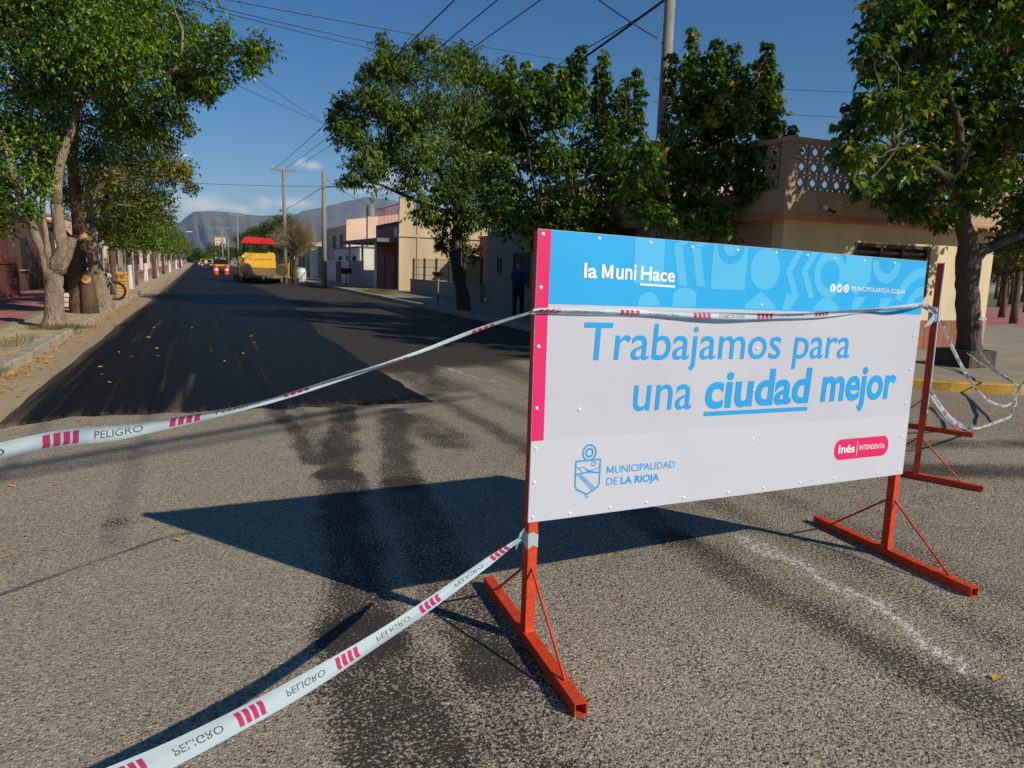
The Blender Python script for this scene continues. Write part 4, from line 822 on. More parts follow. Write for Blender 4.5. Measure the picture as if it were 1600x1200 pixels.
# ---- the right-hand tree
px0 = TRX; tx, ty = px0.x, px0.y
tr_pts = [(1516, 566), (1514, 520), (1512, 470), (1512, 420), (1520, 385)]
T_right = tree('tall dark tree with a forked trunk beside the yellow kerb, far right', tuple(px0), [tuple(AY(*p, ty)) for p in tr_pts], [.24, .19, .185, .19, .23],
     [(limb_path(tuple(AY(1515, 395, ty)), tuple(AY(1500, 290, ty)), np.random.default_rng(31), 6, .05), [.16, .15, .13, .12, .10, .09]), (limb_path(tuple(AY(1522, 392, ty)), tuple(AY(1650, 345, ty-.2)), np.random.default_rng(32), 7, .05), [.12, .10, .09, .085, .08, .07, .06]), (limb_path(tuple(AY(1500, 290, ty)), tuple(AY(1470, 110, ty)), np.random.default_rng(33)), [.09, .08, .07, .06, .05, .04, .03]),
      (limb_path(tuple(AY(1505, 320, ty)), tuple(AY(1400, 230, ty)), np.random.default_rng(34)), [.08, .07, .06, .055, .05, .04, .03]), (limb_path(tuple(AY(1502, 300, ty)), tuple(AY(1560, 120, ty)), np.random.default_rng(35)), [.09, .08, .07, .06, .05, .04, .03])],
     cl([(1375, 45, 26), (1400, 20, 36), (1440, 60, 50), (1500, 40, 60), (1560, 60, 60), (1625, 80, 70), (1375, 110, 30), (1420, 130, 48), (1480, 140, 60), (1550, 160, 65), (1630, 190, 70), (1395, 190, 36), (1440, 210, 50), (1510, 230, 60), (1590, 260, 60), (1330, 200, 20), (1320, 235, 20), (1345, 255, 28), (1390, 262, 40), (1440, 285, 44), (1500, 300, 46), (1570, 330, 46),
         (1350, 290, 18), (1390, 318, 22), (1430, 328, 22), (1480, 345, 22), (1630, 330, 50), (1500, -50, 80), (1600, -40, 90), (1410, -40, 50), (1345, 170, 16), (1600, 372, 26), (1362, 80, 22)], ty, 24)+[((TRX.x+dx, TRX.y+dy, z_), (r_, r_, r_*.8), 75) for dx, dy, z_, r_ in ((1.0, -1.4, 3.6, .9), (1.9, -2.2, 3.7, .9), (2.6, -1.2, 3.9, .9), (1.5, -2.9, 4.6, .9), (2.6, -2.9, 4.6, .8), (.4, -1.7, 4.6, .9), (1.6, -1.4, 5.4, 1.0), (2.9, -.2, 4.4, .9), (3.2, -2.0, 5.2, .8))],
     .135, .72, 'leaf_mulberry', 'bark_dark', 'trees along the right pavement', 107, droop=.85, upbias=.25, per=6, shoot=.45)

# ---- rows of street trees further off: a few built trees, copied
def avenue_tree(seed, lm, label, group, leafsz=.13, dens=1.0, h=5.2, white=False):
    rng = np.random.default_rng(seed); T = thing('street_tree', label, 'tree', (0, 0, 0), group)
    mb = MB(); mb.tube([(0, 0, -.02), (.03, 0, .7), (0, .03, 1.4), (.02, 0, 2.0)], [.16, .12, .11, .13], 9, wob=.06); cls = []
    for k in range(19):
        a = rng.random()*2*math.pi; rr = 1.75*math.sqrt(rng.random()); z = 2.15+rng.random()*(h-3.0); q_ = 1-abs((z-3.4)/3.2); c_ = (rr*math.cos(a)*q_, rr*math.sin(a)*q_, z); r_ = .55+.4*rng.random(); cls.append((c_, (r_, r_, r_*.85), 52*dens))
        if k % 2 == 0: mb.tube(limb_path((0, 0, 1.9), c_, rng, 5), [.07, .06, .05, .035, .02], 5)
    for k in range(6): a = rng.random()*6.28; cls.append(((.6*math.cos(a), .6*math.sin(a), h-.9+.6*rng.random()), (.3, .3, .5), 14*dens))
    random.seed(seed); mk('trunk', mb, 'bark_brown', T, smooth=True, local=True)
    if white: mb = MB(); mb.tube([(0, 0, -.01), (.03, 0, .7), (.01, .02, 1.15)], [.166, .126, .12], 10, cap=False); mk('limewash_band', mb, 'limewash', T, smooth=True, local=True)
    V, F, A = crown_np(cls, leafsz, .55, rng, .7, .3, 6, 1.0, .5); np_mesh('crown', V, F, 3, lm, {'leafvar': A}, T); return T
GL, GR, GS = 'trees along the left pavement', 'trees along the right pavement', 'trees of the square beyond the corner house'
k1 = avenue_tree(201, 'leaf_olive', 'x', GL); k2 = avenue_tree(202, 'leaf_bright', 'x', GL, white=True); k3 = avenue_tree(203, 'leaf_far', 'x', GR, .17, .8, 6.0)
used = set()
def put(k, loc, rz, sc, label, group):
    if k.name not in used: used.add(k.name); k.location = loc; k.rotation_euler = (0, 0, rz); k.scale = (sc, sc, sc); k['label'] = label; k['group'] = group; return k
    c = copy_thing(k, loc, rz, sc, label); c['group'] = group; return c
ORD = ['first', 'second', 'third', 'fourth', 'fifth', 'sixth', 'seventh', 'eighth', 'ninth', 'tenth', 'eleventh', 'twelfth']
for i, (y, s_) in enumerate([(33.5, .96), (40, 1.0), (46.5, .96), (53, 1.0), (61, .98), (70, 1.05), (80, 1.0), (92, 1.1), (106, 1.1), (124, 1.15), (146, 1.2), (172, 1.25)]):
    put((k1, k2)[i % 2], (-3.15+.15*math.sin(i*2.1), y, .10), i*1.9, s_, 'green street tree on the left pavement, %s past the leaning trunk' % ORD[i], GL)
for i, (x, y, s_) in enumerate([(9.0, 84, 1.1), (9.3, 93, 1.25), (8.9, 103, 1.2), (9.2, 114, 1.2), (9.0, 128, 1.25), (9.2, 145, 1.3), (9.1, 166, 1.3), (9.2, 195, 1.35)]):
    put(k3, (x, y, .13), i*2.3, s_, 'dark green street tree on the right pavement, %s beyond the paving machine' % ORD[i], GR)
for i, (px, D_, s_) in enumerate([(1572, 42, 1.0), (1592, 36, 1.05), (1610, 52, 1.15), (1566, 62, 1.15), (1583, 72, 1.2), (1602, 85, 1.3), (1560, 95, 1.4), (1630, 64, 1.3), (1577, 110, 1.5), (1650, 40, 1.1)]):
    p = AD(px, 440, D_); put((k3, k1)[i % 2], (p.x, p.y, .08), i*1.3, s_, 'shady tree of the square beyond the corner house, %s of ten' % ORD[i], GS)
# a far mass of trees closing the street
rng = np.random.default_rng(77); cls = []
for k in range(150):
    x = rng.uniform(-60, 90); y = rng.uniform(330, 420); r_ = rng.uniform(2.2, 4.2); cls.append(((x, y, r_*.7+rng.random()*(5.5 if x > 4 else 2.5)), (r_, r_, r_*.9), 70))
V, F, A = crown_np(cls, .8, .6, rng, .5, .3, 5, 1.0, .6); o = np_mesh('distant_trees', V, F, 3, 'leaf_far', {'leafvar': A}); props(o, 'far belt of green trees closing the end of the street', 'trees', kind='stuff')
# bare tan tree by the paving machine
bb = G(459, 444, .13); T = thing('bare_tree', 'leafless tan tree with a twiggy broom crown right of the paving machine', 'tree', bb)
mb = MB(); mb.tube([bb, bb+Vector((.05, 0, 1.0)), bb+Vector((.3, 0, 2.0))], [.17, .14, .16], 8, wob=.08); rg = np.random.default_rng(9); tw = MB()
for k in range(800):
    a = rg.random()*6.283; e_ = rg.uniform(.25, 1.5); L = rg.uniform(.9, 2.1); s0 = bb+Vector((.3+rg.normal()*.15, rg.normal()*.15, 1.9+rg.random()*.4)); d = Vector((math.cos(a)*math.cos(e_), math.sin(a)*math.cos(e_), math.sin(e_)*1.0))
    tw.tube([s0, s0+d*L*.5+Vector((0, 0, .15*L)), s0+d*L+Vector((0, 0, .2*L))], [.014, .009, .004], 3, cap=False)
    for j in range(2):
        m_ = s0+d*L*(.45+.3*j)+Vector((0, 0, .15*L)); d2 = (d+Vector(rg.normal(size=3))*.5).normalized(); tw.tube([m_, m_+d2*.6], [.007, .003], 3, cap=False)
mk('trunk', mb, 'bark_brown', T, smooth=True); props(mk('twigs', tw, 'dry_twig', T), kind='stuff')
# ================================================================ BUILDINGS
mat('cream_render', srgb(208, 190, 154), .9, .15, 1.5, .4, 30, streak=(1, 1, .35), detail=8); mat('shaded_tan_render', srgb(174, 150, 124), .9, .2, 1.5, .4, 30, streak=(1, 1, .3), detail=8); mat('peach_band', srgb(180, 126, 92), .9, .12, 2, .3, 30); mat('lattice_concrete', srgb(180, 154, 126), .92, .16, 4, .3, 30)  # tan render toned down: shade of the trees put into its colour
mat('tile_brown', srgb(146, 88, 58), .6, .25, 3.2, .15, 30); mat('tile_grout', srgb(172, 150, 122), .95, .1, 10); mat('dark_frame', srgb(70, 52, 36), .6, .2, 8); mat('louvre', srgb(128, 112, 96), .5, .12, 6); mat('dark_glass', srgb(28, 30, 32), .15, .1, 3, spec=.6); mat('window_dark', srgb(30, 26, 24), .5, .2, 3)
mat('white_render', srgb(214, 210, 202), .9, .14, 1.2, .3, 25, streak=(1, 1, .3), detail=8); mat('pink_render', srgb(222, 186, 162), .9, .09, .8, .3, 20); mat('rose_render', srgb(150, 92, 84), .9, .12, 1.5, .3, 20); mat('grey_render', srgb(150, 140, 126), .9, .15, 1.2, .3, 20); mat('stained_cream', srgb(204, 178, 140), .92, .26, 1.0, .4, 20, streak=(1, 1, .25), detail=8, col2=srgb(214, 190, 152))
mat('shaded_brown_render', srgb(84, 62, 52), .9, .2, 1.5, .3, 20); mat('shaded_brick_red', srgb(104, 50, 44), .9, .25, 7, .5, 30); mat('maroon_render', srgb(86, 44, 38), .9, .2, 2, .3, 25); mat('roof_slab', srgb(120, 116, 110), .9, .2, 2); mat('door_wood', srgb(74, 46, 32), .6, .25, 5, streak=(4, 4, .5)); mat('red_iron', srgb(168, 44, 38), .6, .15, 8); mat('black_iron', srgb(34, 34, 36), .6, .15, 8); mat('white_paint', srgb(210, 208, 202), .6, .06, 5)  # brown and brick red darkened, tree shade put into their colour
mat('pole_concrete', srgb(138, 132, 120), .9, .14, 5, .4, 30); mat('cable', srgb(26, 26, 28), .7, .1, 5); mat('galvanised', srgb(150, 152, 150), .45, .1, 8, metal=.6)

def opening(T, face, u0, u1, z0, z1, depth=.10, pane='window_dark', frame='dark_frame', name='window', bars=0, handle=False, sill=True, fw=.06):
    """window or door on a wall; face = (axis, coordinate, outward sign): axis 'x' means the wall is a plane of x"""
    ax, c, sg = face
    def bx_(a0, a1, d0, d1, zz0, zz1):
        m_ = MB(); lo, hi = sorted((c+sg*d0, c+sg*d1))
        return m_.b2(lo, hi, a0, a1, zz0, zz1) if ax == 'x' else m_.b2(a0, a1, lo, hi, zz0, zz1)
    W_ = mk(name, bx_(u0, u1, -.06, .012, z0, z1), pane, T)
    fr = MB()
    for a0, a1, b0, b1 in ((u0-fw, u0, z0, z1+fw), (u1, u1+fw, z0, z1+fw), (u0, u1, z1, z1+fw)): q_ = bx_(a0, a1, -.04, .05, b0, b1); fr.add(q_.v, q_.f)
    mk('frame', fr, frame, W_)
    if sill: mk('sill', bx_(u0-.1, u1+.1, -.04, .09, z0-.06, z0), 'pavement_concrete', W_)
    for k in range(bars):
        u = u0+(u1-u0)*(k+.5)/bars; mk('bar', bx_(u-.012, u+.012, .05, .074, z0, z1), 'black_iron', W_)
    if handle: mk('handle', bx_(u1-.14, u1-.10, .012, .06, z0+1.0, z0+1.14), 'galvanised', W_)
    return W_
def simple_house(name, label, x0, x1, y0, y1, h, wall, face, items, parapet=.35, cat='house', group=None, roof_over=0.0):
    T = thing(name, label, cat, ((x0+x1)/2, (y0+y1)/2, .1), group); z0 = -.04
    mk('wall', MB().b2(x0, x1, y0, y1, z0, h), wall, T)
    if parapet: mk('parapet', MB().b2(x0-.06-roof_over, x1+.06, y0-.06, y1+.06, h, h+.12), 'roof_slab', T)
    for it in items: opening(T, face, *it[:4], **(it[4] if len(it) > 4 else {}))
    return T
# ---- the corner house behind the sign
HX0, HX1, HY = 10.45, 16.55, 11.45
CH = thing('corner_house', 'cream flat-roofed corner house with a lattice balcony and brown tile base', 'house', (13.5, 16, .14))
wz0, wz1 = 1.28, 2.36; wa, wb = AY(1335, 380, HY).x, AY(1456, 385, HY).x
wl = MB(); wl.b2(HX0, wa, HY, HY+.3, .0, 2.72); wl.b2(wb, HX1, HY, HY+.3, .0, 2.72); wl.b2(wa, wb, HY, HY+.3, .0, wz0); wl.b2(wa, wb, HY, HY+.3, wz1, 2.72)
mk('front_wall', wl, 'cream_render', CH)
mk('side_wall', MB().b2(HX0, HX0+.3, HY+.3, 22.0, .0, 2.72), 'shaded_tan_render', CH); mk('back_wall', MB().b2(HX0, HX1, 21.7, 22.0, 0, 2.719), 'shaded_tan_render', CH); mk('right_wall', MB().b2(HX1-.3, HX1, HY+.3, 21.7, 0, 2.72), 'cream_render', CH)
OV = .42
bd = MB(); bd.b2(HX0-OV, HX1, HY-OV, 22.2, 2.722, 2.83); mk('slab', bd, 'peach_band', CH)
bd = MB(); bd.b2(HX0-OV+.003, HX1-.003, HY-OV+.003, HY-OV+.16, 2.83, 3.24); bd.b2(HX0-OV+.003, HX0-OV+.16, HY-OV+.16, 22.197, 2.83, 3.24); mk('balcony_wall', bd, 'shaded_tan_render', CH)
cp = MB(); cp.b2(HX0-OV-.03, HX1+.02, HY-OV-.03, HY-OV+.19, 4.09, 4.17); cp.b2(HX0-OV-.03, HX0-OV+.19, HY-OV+.19, 22.2, 4.09, 4.17); mk('coping', cp, 'lattice_concrete', CH)
# window: louvres in a dark frame
wn = mk('window', MB().b2(wa, wb, HY+.16, HY+.20, wz0, wz1), 'window_dark', CH)
fr = MB()
for a0, a1, c0, c1 in ((wa, wa+.10, wz0, wz1), (wb-.10, wb, wz0, wz1), (wa+.10, wb-.10, wz1-.07, wz1), (wa+.10, wb-.10, wz0, wz0+.07)): fr.b2(a0, a1, HY+.02, HY+.15, c0, c1)
mk('frame', fr, 'dark_frame', wn)
for t in (.36, .64): u = wa+(wb-wa)*t; mk('mullion', MB().b2(u-.03, u+.03, HY+.03, HY+.15, wz0+.07, wz1-.07), 'dark_frame', wn)
sl = None
for (a0, a1) in ((wa+.11, wa+(wb-wa)*.36-.035), (wa+(wb-wa)*.36+.035, wa+(wb-wa)*.64-.035), (wa+(wb-wa)*.64+.035, wb-.11)):
    for k in range(8): z = wz0+.14+k*.108; mk('slat', MB().box(((a0+a1)/2, HY+.10, z), (a1-a0, .10, .012), rx=R(-38)), 'louvre', wn)
# brown tile base: every tile its own piece
mk('tile_bed', MB().b2(HX0-.012, HX1+.012, HY-.014, HY-.002, .10, .79), 'tile_grout', CH)
tm = None; tw_ = .207; ncol = int((HX1-HX0)/tw_)
for i in range(ncol):
    for j in range(3):
        c_ = (HX0+.01+tw_*(i+.5), HY-.019, .145+.213*(j+.5))
        if tm is None: o = mk('tile', MB().box((0, 0, 0), (.194, .016, .20)), 'tile_brown', CH, local=True); o.location = Vector(c_)-CH.location; tm = o.data
        else: inst('tile', tm, CH, Vector(c_)-CH.location)
# pierced balcony blocks
bk = MB(); s_ = .30; t_ = .020; hh = .283
bk.b2(-s_/2, s_/2, -.03, .03, -hh/2, -hh/2+t_); bk.b2(-s_/2, s_/2, -.03, .03, hh/2-t_, hh/2); bk.b2(-s_/2, -s_/2+t_, -.03, .03, -hh/2+t_, hh/2-t_); bk.b2(s_/2-t_, s_/2, -.03, .03, -hh/2+t_, hh/2-t_)
for sx in (-1, 1):
    for sz in (-1, 1): bk.bar((sx*.125, 0, sz*.004), (sx*.004, 0, sz*.118), .055, .022, up=(0, 1, 0))
    bk.bar((sx*.128, 0, 0), (sx*.085, 0, 0), .055, .022)
bmsh = None
def block(x, y, z, rz):
    global bmsh
    l = Vector((x, y, z))-CH.location
    if bmsh is None: o = mk('lattice_block', bk, 'lattice_concrete', CH, local=True); o.location = l; o.rotation_euler = (0, 0, rz); bmsh = o.data
    else: inst('lattice_block', bmsh, CH, l, rz)
fx0 = HX0-OV+.08; fy = HY-OV+.08
pill_x = [fx0+.02, fx0+2.45, fx0+4.6, HX1-.1]
for u in pill_x: mk('pillar', MB().b2(u-.11, u+.11, fy-.09, fy+.09, 3.24, 4.09), 'shaded_tan_render', CH)
for a0, a1 in zip(pill_x[:-1], pill_x[1:]):
    n = int((a1-a0-.22)/.302); g_ = (a1-a0-.22-n*.302)/2
    for i in range(n):
        for j in range(3): block(a0+.11+g_+.302*(i+.5), fy, 3.24+.2835*(j+.5), 0)
ys_ = [fy+.1, fy+2.9, fy+5.6, fy+8.3, 22.05]
for u in ys_[1:]: mk('pillar', MB().b2(fx0-.07, fx0+.09, u-.1, u+.1, 3.24, 4.09), 'shaded_tan_render', CH)
for a0, a1 in zip(ys_[:-1], ys_[1:]):
    n = int((a1-a0-.2)/.302)
    for i in range(n):
        for j in range(3): block(fx0, a0+.1+.302*(i+.5), 3.24+.2835*(j+.5), math.pi/2)
mk('roof_room', MB().b2(11.9, 16.2, 17.6, 21.6, 2.83, 5.1), 'cream_render', CH); mk('roof_room_top', MB().b2(11.75, 16.35, 17.45, 21.75, 5.1, 5.25), 'roof_slab', CH)
opening(CH, ('y', 17.6, -1), 12.6, 13.6, 3.6, 4.6); opening(CH, ('x', HX0, -1), 15.2, 16.4, 1.1, 2.2, bars=6); opening(CH, ('x', HX0, -1), 18.6, 19.5, .14, 2.2, pane='door_wood', name='door', handle=True, sill=False)
# spotlight and drain on the balcony wall
p = AY(1287, 327, HY-OV); L_ = thing('floodlight', 'small floodlight with a pale head on the balcony wall', 'lamp', p); mk('bracket', MB().b2(p.x-.01, p.x+.03, p.y-.10, p.y-.001, p.z-.02, p.z+.02), 'black_iron', L_); mk('arm', MB().bar((p.x, p.y-.08, p.z), (p.x+.16, p.y-.14, p.z-.06), .05, .05), 'black_iron', L_)
mb = MB(); mb.lathe([(.02, 0), (.035, .03), (.055, .10), (.05, .11), (.001, .10)], (0, 0, 0), 12); mb.xf(Matrix.Translation((p.x-.02, p.y-.10, p.z)) @ Matrix.Rotation(R(-75), 4, 'Y') @ Matrix.Rotation(R(25), 4, 'X')); mk('head', mb, 'white_paint', L_, smooth=True)
# ---- garden wall and setback houses between the corner house and the porch house
simple_house('plain_house', 'plain grey-cream house in the shade beside the person in blue', 11.3, 20, 22.4, 29.8, 3.3, 'grey_render', ('x', 11.3, -1), [(23.2, 24.1, .14, 2.2, dict(pane='door_wood', name='door', handle=True, sill=False)), (25.4, 26.8, 1.0, 2.2, dict(bars=7)), (28.2, 28.45, 1.5, 2.0)])
GW = thing('garden_wall', 'low rendered garden wall with a railing in front of the tall stained wall', 'wall', (11.2, 35, .14))
mk('wall', MB().b2(11.1, 11.3, 30.0, 41.5, .0, .85), 'grey_render', GW); mk('coping', MB().b2(11.06, 11.34, 30.0, 41.54, .85, .90), 'roof_slab', GW); mk('return_wall', MB().b2(11.34, 16, 41.34, 41.54, 0, .85), 'grey_render', GW)
for i in range(6): y = 30.2+2.2*i; mk('post', MB().b2(11.15, 11.25, y-.05, y+.05, .9, 2.05), 'black_iron', GW)
for z in (1.15, 1.55, 1.95): mk('rail', MB().b2(11.19, 11.21, 30.2, 41.3, z, z+.025), 'black_iron', GW)
for i in range(46): y = 30.5+i*.235; mk('picket', MB().b2(11.193, 11.207, y-.007, y+.007, .9, 1.97), 'black_iron', GW)
simple_house('pink_annexe', 'set-back pink rendered house partly behind the slim dark trunk', 15.8, 24, 36.5, 43.0, 3.4, 'rose_render', ('y', 36.5, -1), [(17, 18, 1.0, 2.3)])
# ---- the porch house with the tall stained side wall
PHo = thing('porch_house', 'brown house with arched doors under a grey porch roof and a red roof railing', 'house', (14, 49.5, .14))
mk('wall', MB().b2(12.0, 24, 44.8, 54.6, -.04, 4.2), 'rose_render', PHo); mk('side_wall', MB().b2(11.2, 24.2, 44.55, 44.797, -.04, 4.9), 'stained_cream', PHo)
for i, (xa, hg) in enumerate(((11.2, 5.75), (12.5, 5.6), (14.6, 5.4), (17, 5.2))): mk('wall_step', MB().b2(xa+.02, xa+.9, 44.552, 44.795, 4.9, hg), 'stained_cream', PHo)
for x in (12.4, 14.7, 17.2, 19.6): mk('pilaster', MB().b2(x-.10, x+.10, 44.50, 44.548, -.04, 4.85), 'stained_cream', PHo)
mk('cornice', MB().b2(11.15, 24.2, 44.46, 44.547, 3.35, 3.47), 'stained_cream', PHo)
pr_ = MB(); pr_.prism([(10.0, 45.2), (12.0, 45.2), (12.0, 55.0), (9.6, 55.0)], 3.02, 3.24); mk('porch_roof', pr_, 'roof_slab', PHo)
for x, y in ((10.3, 47.0), (10.2, 50.6), (10.0, 54.2)): mk('porch_post', MB().box((x, y, 1.5), (.13, .13, 3.04)), 'white_paint', PHo)
for y in (46.0, 49.0, 52.2):
    a_ = [(y-.55, .12), (y+.55, .12), (y+.55, 1.9)]+[(y+.55*math.cos(t), 1.9+.5*math.sin(t)) for t in np.linspace(.2, math.pi-.2, 8)]+[(y-.55, 1.9)]; mb = MB(); n = len(a_); mb.add([(11.94, q_[0], q_[1]) for q_ in a_]+[(12.02, q_[0], q_[1]) for q_ in a_], [tuple(range(n)), tuple(range(2*n-1, n-1, -1))]+[(i, (i+1) % n, n+(i+1) % n, n+i) for i in range(n)]); d_ = mk('arched_door', mb, 'door_wood', PHo); mk('handle', MB().b2(11.88, 11.94, y+.36, y+.42, 1.0, 1.15), 'galvanised', d_)
mk('front_parapet', MB().b2(12.0, 12.2, 44.8, 54.6, 4.2, 4.45), 'maroon_render', PHo)
rl = mk('roof_railing', MB().b2(12.08, 12.12, 45.0, 54.4, 5.55, 5.60), 'red_iron', PHo)
for k in range(24): y = 45.0+k*.405; mk('baluster', MB().b2(12.085, 12.115, y, y+.03, 4.45, 5.55), 'red_iron', rl)
mk('air_conditioner', MB().b2(11.55, 11.98, 46.5, 47.2, 3.4, 3.95), 'white_paint', PHo)
# ---- houses further along the right side
W1 = simple_house('white_house', 'low white house with a sunlit side wall beyond the porch house', 11.6, 22, 58.5, 70, 2.9, 'white_render', ('x', 11.6, -1), [(60, 61.2, 1, 2.2, dict(bars=5)), (63, 64, .12, 2.2, dict(pane='door_wood', name='door', handle=True, sill=False)), (66.5, 67.8, 1, 2.2, dict(bars=5))])
mk('front_wall', MB().b2(10.6, 10.8, 57, 70, 0, 1.9), 'white_render', W1); mk('gate', MB().b2(10.56, 10.64, 61, 63.4, .1, 1.8), 'black_iron', W1); mk('front_return', MB().b2(10.8, 11.6, 57, 57.2, 0, 1.9), 'white_render', W1)
PK = simple_house('pink_house', 'tall pale pink house with a sloping parapet and water tank', 13.0, 25, 72, 86, 5.3, 'pink_render', ('x', 13.0, -1), [(74, 75.2, 3.2, 4.4), (78, 79.2, 3.2, 4.4), (75, 76, .12, 2.2, dict(pane='door_wood', name='door', sill=False))], parapet=0)
mb = MB(); mb.add([(13.0, 71.99, 5.3), (19.6, 71.99, 5.3), (19.6, 71.99, 6.8), (19.0, 71.99, 6.7), (13.0, 71.99, 5.75), (13.0, 72.25, 5.3), (19.6, 72.25, 5.3), (19.6, 72.25, 6.8), (19.0, 72.25, 6.7), (13.0, 72.25, 5.75)], [(0, 1, 2, 3, 4), (9, 8, 7, 6, 5), (0, 4, 9, 5), (4, 3, 8, 9), (3, 2, 7, 8), (2, 1, 6, 7), (1, 0, 5, 6)]); mk('sloping_parapet', mb, 'pink_render', PK)
p = AY(583, 352, 60); T = thing('water_tank', 'round grey rooftop water tank on a block stand against the hills', 'tank', (p.x, 61, 2.9)); mk('stand', MB().b2(p.x-.28, p.x+.34, 60.7, 61.3, 3.03, AY(583, 339, 61).z), 'pink_render', T)
mb = MB(); mb.lathe([(.001, .95), (.15, .93), (.31, .88), (.33, .84), (.33, .04), (.31, 0), (.001, 0)], (p.x, 61, AY(583, 339, 61).z), 18); mk('barrel', mb, 'pole_concrete', T, smooth=False)
simple_house('cream_house', 'small cream house with a dark doorway behind the bare tree', 11.4, 20, 88, 98, 3.4, 'cream_render', ('x', 11.4, -1), [(90, 91, .12, 2.2, dict(pane='window_dark', name='door', sill=False)), (93, 94.4, 1, 2.2)])
WB = thing('white_bin', 'white sack-like bin at the foot of the bare tree', 'bin', G(470, 440, .13)); q_ = G(470, 440, .13); mb = MB(); mb.lathe([(.34, 0), (.42, .25), (.42, .75), (.36, .95), (.30, 1.0)], tuple(q_), 12); mk('body', mb, 'white_paint', WB); mb = MB(); mb.lathe([(.37, 1.0), (.36, 1.06), (.001, 1.10)], tuple(q_), 12); mk('lid', mb, 'white_paint', WB)
WP = simple_house('white_wall', 'bright white gate pillar and wall behind the bare tree', 10.3, 10.9, 76, 77.2, 3.0, 'white_render', ('x', 10.3, -1), [], cat='wall')
cols = [('white_render', 'white'), ('rose_render', 'rose'), ('cream_render', 'cream'), ('grey_render', 'grey'), ('pink_render', 'pink')]
for i, y in enumerate((101, 113, 126, 140, 156, 174, 194, 216)):
    m_, w_ = cols[(i*2) % 5]; h_ = 3.2+.5*((i*7) % 4)
    simple_house('far_house', '%s flat-roofed house far down the right side, %s beyond the cream house' % (w_, ORD[i]), 11.5, 22, y, y+10, h_, m_, ('x', 11.5, -1), [(y+1, y+2.2, 1, 2.2), (y+4, y+5, .12, 2.2, dict(pane='door_wood', name='door', sill=False)), (y+6.5, y+7.8, 1, 2.2)], group='houses far down the street')
# ---- left side
LW = thing('brick_wall', 'low shade-darkened red brick garden wall at the left edge', 'wall', (-6.0, 28, .13)); mk('wall', MB().b2(-6.2, -6.0, 24.5, 31.2, .1, 1.25), 'shaded_brick_red', LW); mk('coping', MB().b2(-6.24, -5.96, 24.46, 31.24, 1.25, 1.31), 'maroon_render', LW)
for y in (24.5, 27.8, 31.2): mk('pillar', MB().b2(-6.28, -5.92, y-.2, y+.2, .1, 1.55), 'shaded_brick_red', LW)
H1 = simple_house('porch_house', 'dark maroon house deep in the shade of the left trees', -16, -8.6, 18, 33, 3.4, 'maroon_render', ('x', -8.6, 1), [(20, 21.4, 1, 2.3), (24, 25, .14, 2.3, dict(pane='door_wood', name='door', handle=True, sill=False)), (27, 28.6, 1, 2.3)], group='houses along the left pavement')
mk('porch_roof', MB().b2(-8.6, -6.3, 18.2, 32.8, 3.0, 3.18), 'roof_slab', H1)
for y in (18.6, 23.0, 32.4): mk('porch_post', MB().b2(-6.6, -6.4, y-.1, y+.1, .1, 3.0), 'maroon_render', H1)
for i, y in enumerate((33.6, 43.5, 54, 65, 77, 90, 104, 119, 135, 153, 173)):
    m_, w_ = (('shaded_brown_render', 'shade-darkened brown') if i == 0 else (('grey_render', 'grey'), ('pink_render', 'pink'), ('white_render', 'white'), ('cream_render', 'cream'))[i % 4]); h_ = 3.1+.4*((i*5) % 4)  # first house: wall colour darkened to stand in for tree shade
    simple_house('street_house', '%s flat-roofed house on the left behind the trees, %s past the maroon house' % (w_, ORD[i]), -16, -6.45, y, y+(9 if i < 5 else 11), h_, m_, ('x', -6.45, 1), [(y+1, y+2.2, 1, 2.2, dict(bars=5)), (y+4, y+5, .13, 2.2, dict(pane='door_wood', name='door', handle=True, sill=False)), (y+6.3, y+7.6, 1, 2.2, dict(bars=5))], group='houses along the left pavement')
simple_house('corner_lot_house', 'rose house set back at the left street corner, mostly outside the frame', -22, -9.5, 11.0, 17.6, 3.2, 'rose_render', ('x', -9.5, 1), [(13, 14.4, 1, 2.2)], group='houses along the left pavement')
# far tower
p = AY(344, 372, 800); T = thing('apartment_tower', 'pale apartment tower rising over the far trees', 'building', (p.x, 800, 0)); mk('wall', MB().b2(p.x-5, p.x+5, 800, 812, 0, p.z+1), 'cream_render', T); mk('stair_tower', MB().b2(p.x-8.5, p.x-5, 802, 810, 0, p.z-4), 'rose_render', T); mk('roof', MB().b2(p.x-5.3, p.x+5.3, 799.7, 812.3, p.z+1, p.z+1.6), 'roof_slab', T)
for k in range(7):
    for j in range(3): opening(T, ('y', 800, -1), p.x-4+j*3, p.x-2.4+j*3, 3+k*3.4, 4.8+k*3.4, sill=False, pane='grey_render', frame='cream_render')
# ================================================================ POLES AND CABLES
P1 = Vector((9.0, 13.6, .14)); P1t = AY(1041, -110, 13.6)
T = thing('utility_pole', 'tall concrete utility pole rising between the two mulberries', 'pole', P1, 'utility poles'); mb = MB(); mb.tube([P1-Vector((0, 0, .1)), P1+Vector((-.02, 0, 3)), Vector((8.98, 13.6, 9.3))], [.155, .125, .095], 14, wob=0); mk('shaft', mb, 'pole_concrete', T, smooth=True)
for z in (6.75, 7.15): mb = MB(); mb.tube([Vector((8.98, 13.6, z))-Vector((.13, 0, 0)), Vector((8.98, 13.6, z))-Vector((.26, .02, -.02)), Vector((8.98, 13.6, z))-Vector((.30, .02, .03))], .014, 6); mk('hook', mb, 'galvanised', T)
mb = MB(); mb.tube([(8.98, 13.6, 8.7), (8.98, 13.6, 8.76)], .115, 12); mk('band', mb, 'galvanised', T)
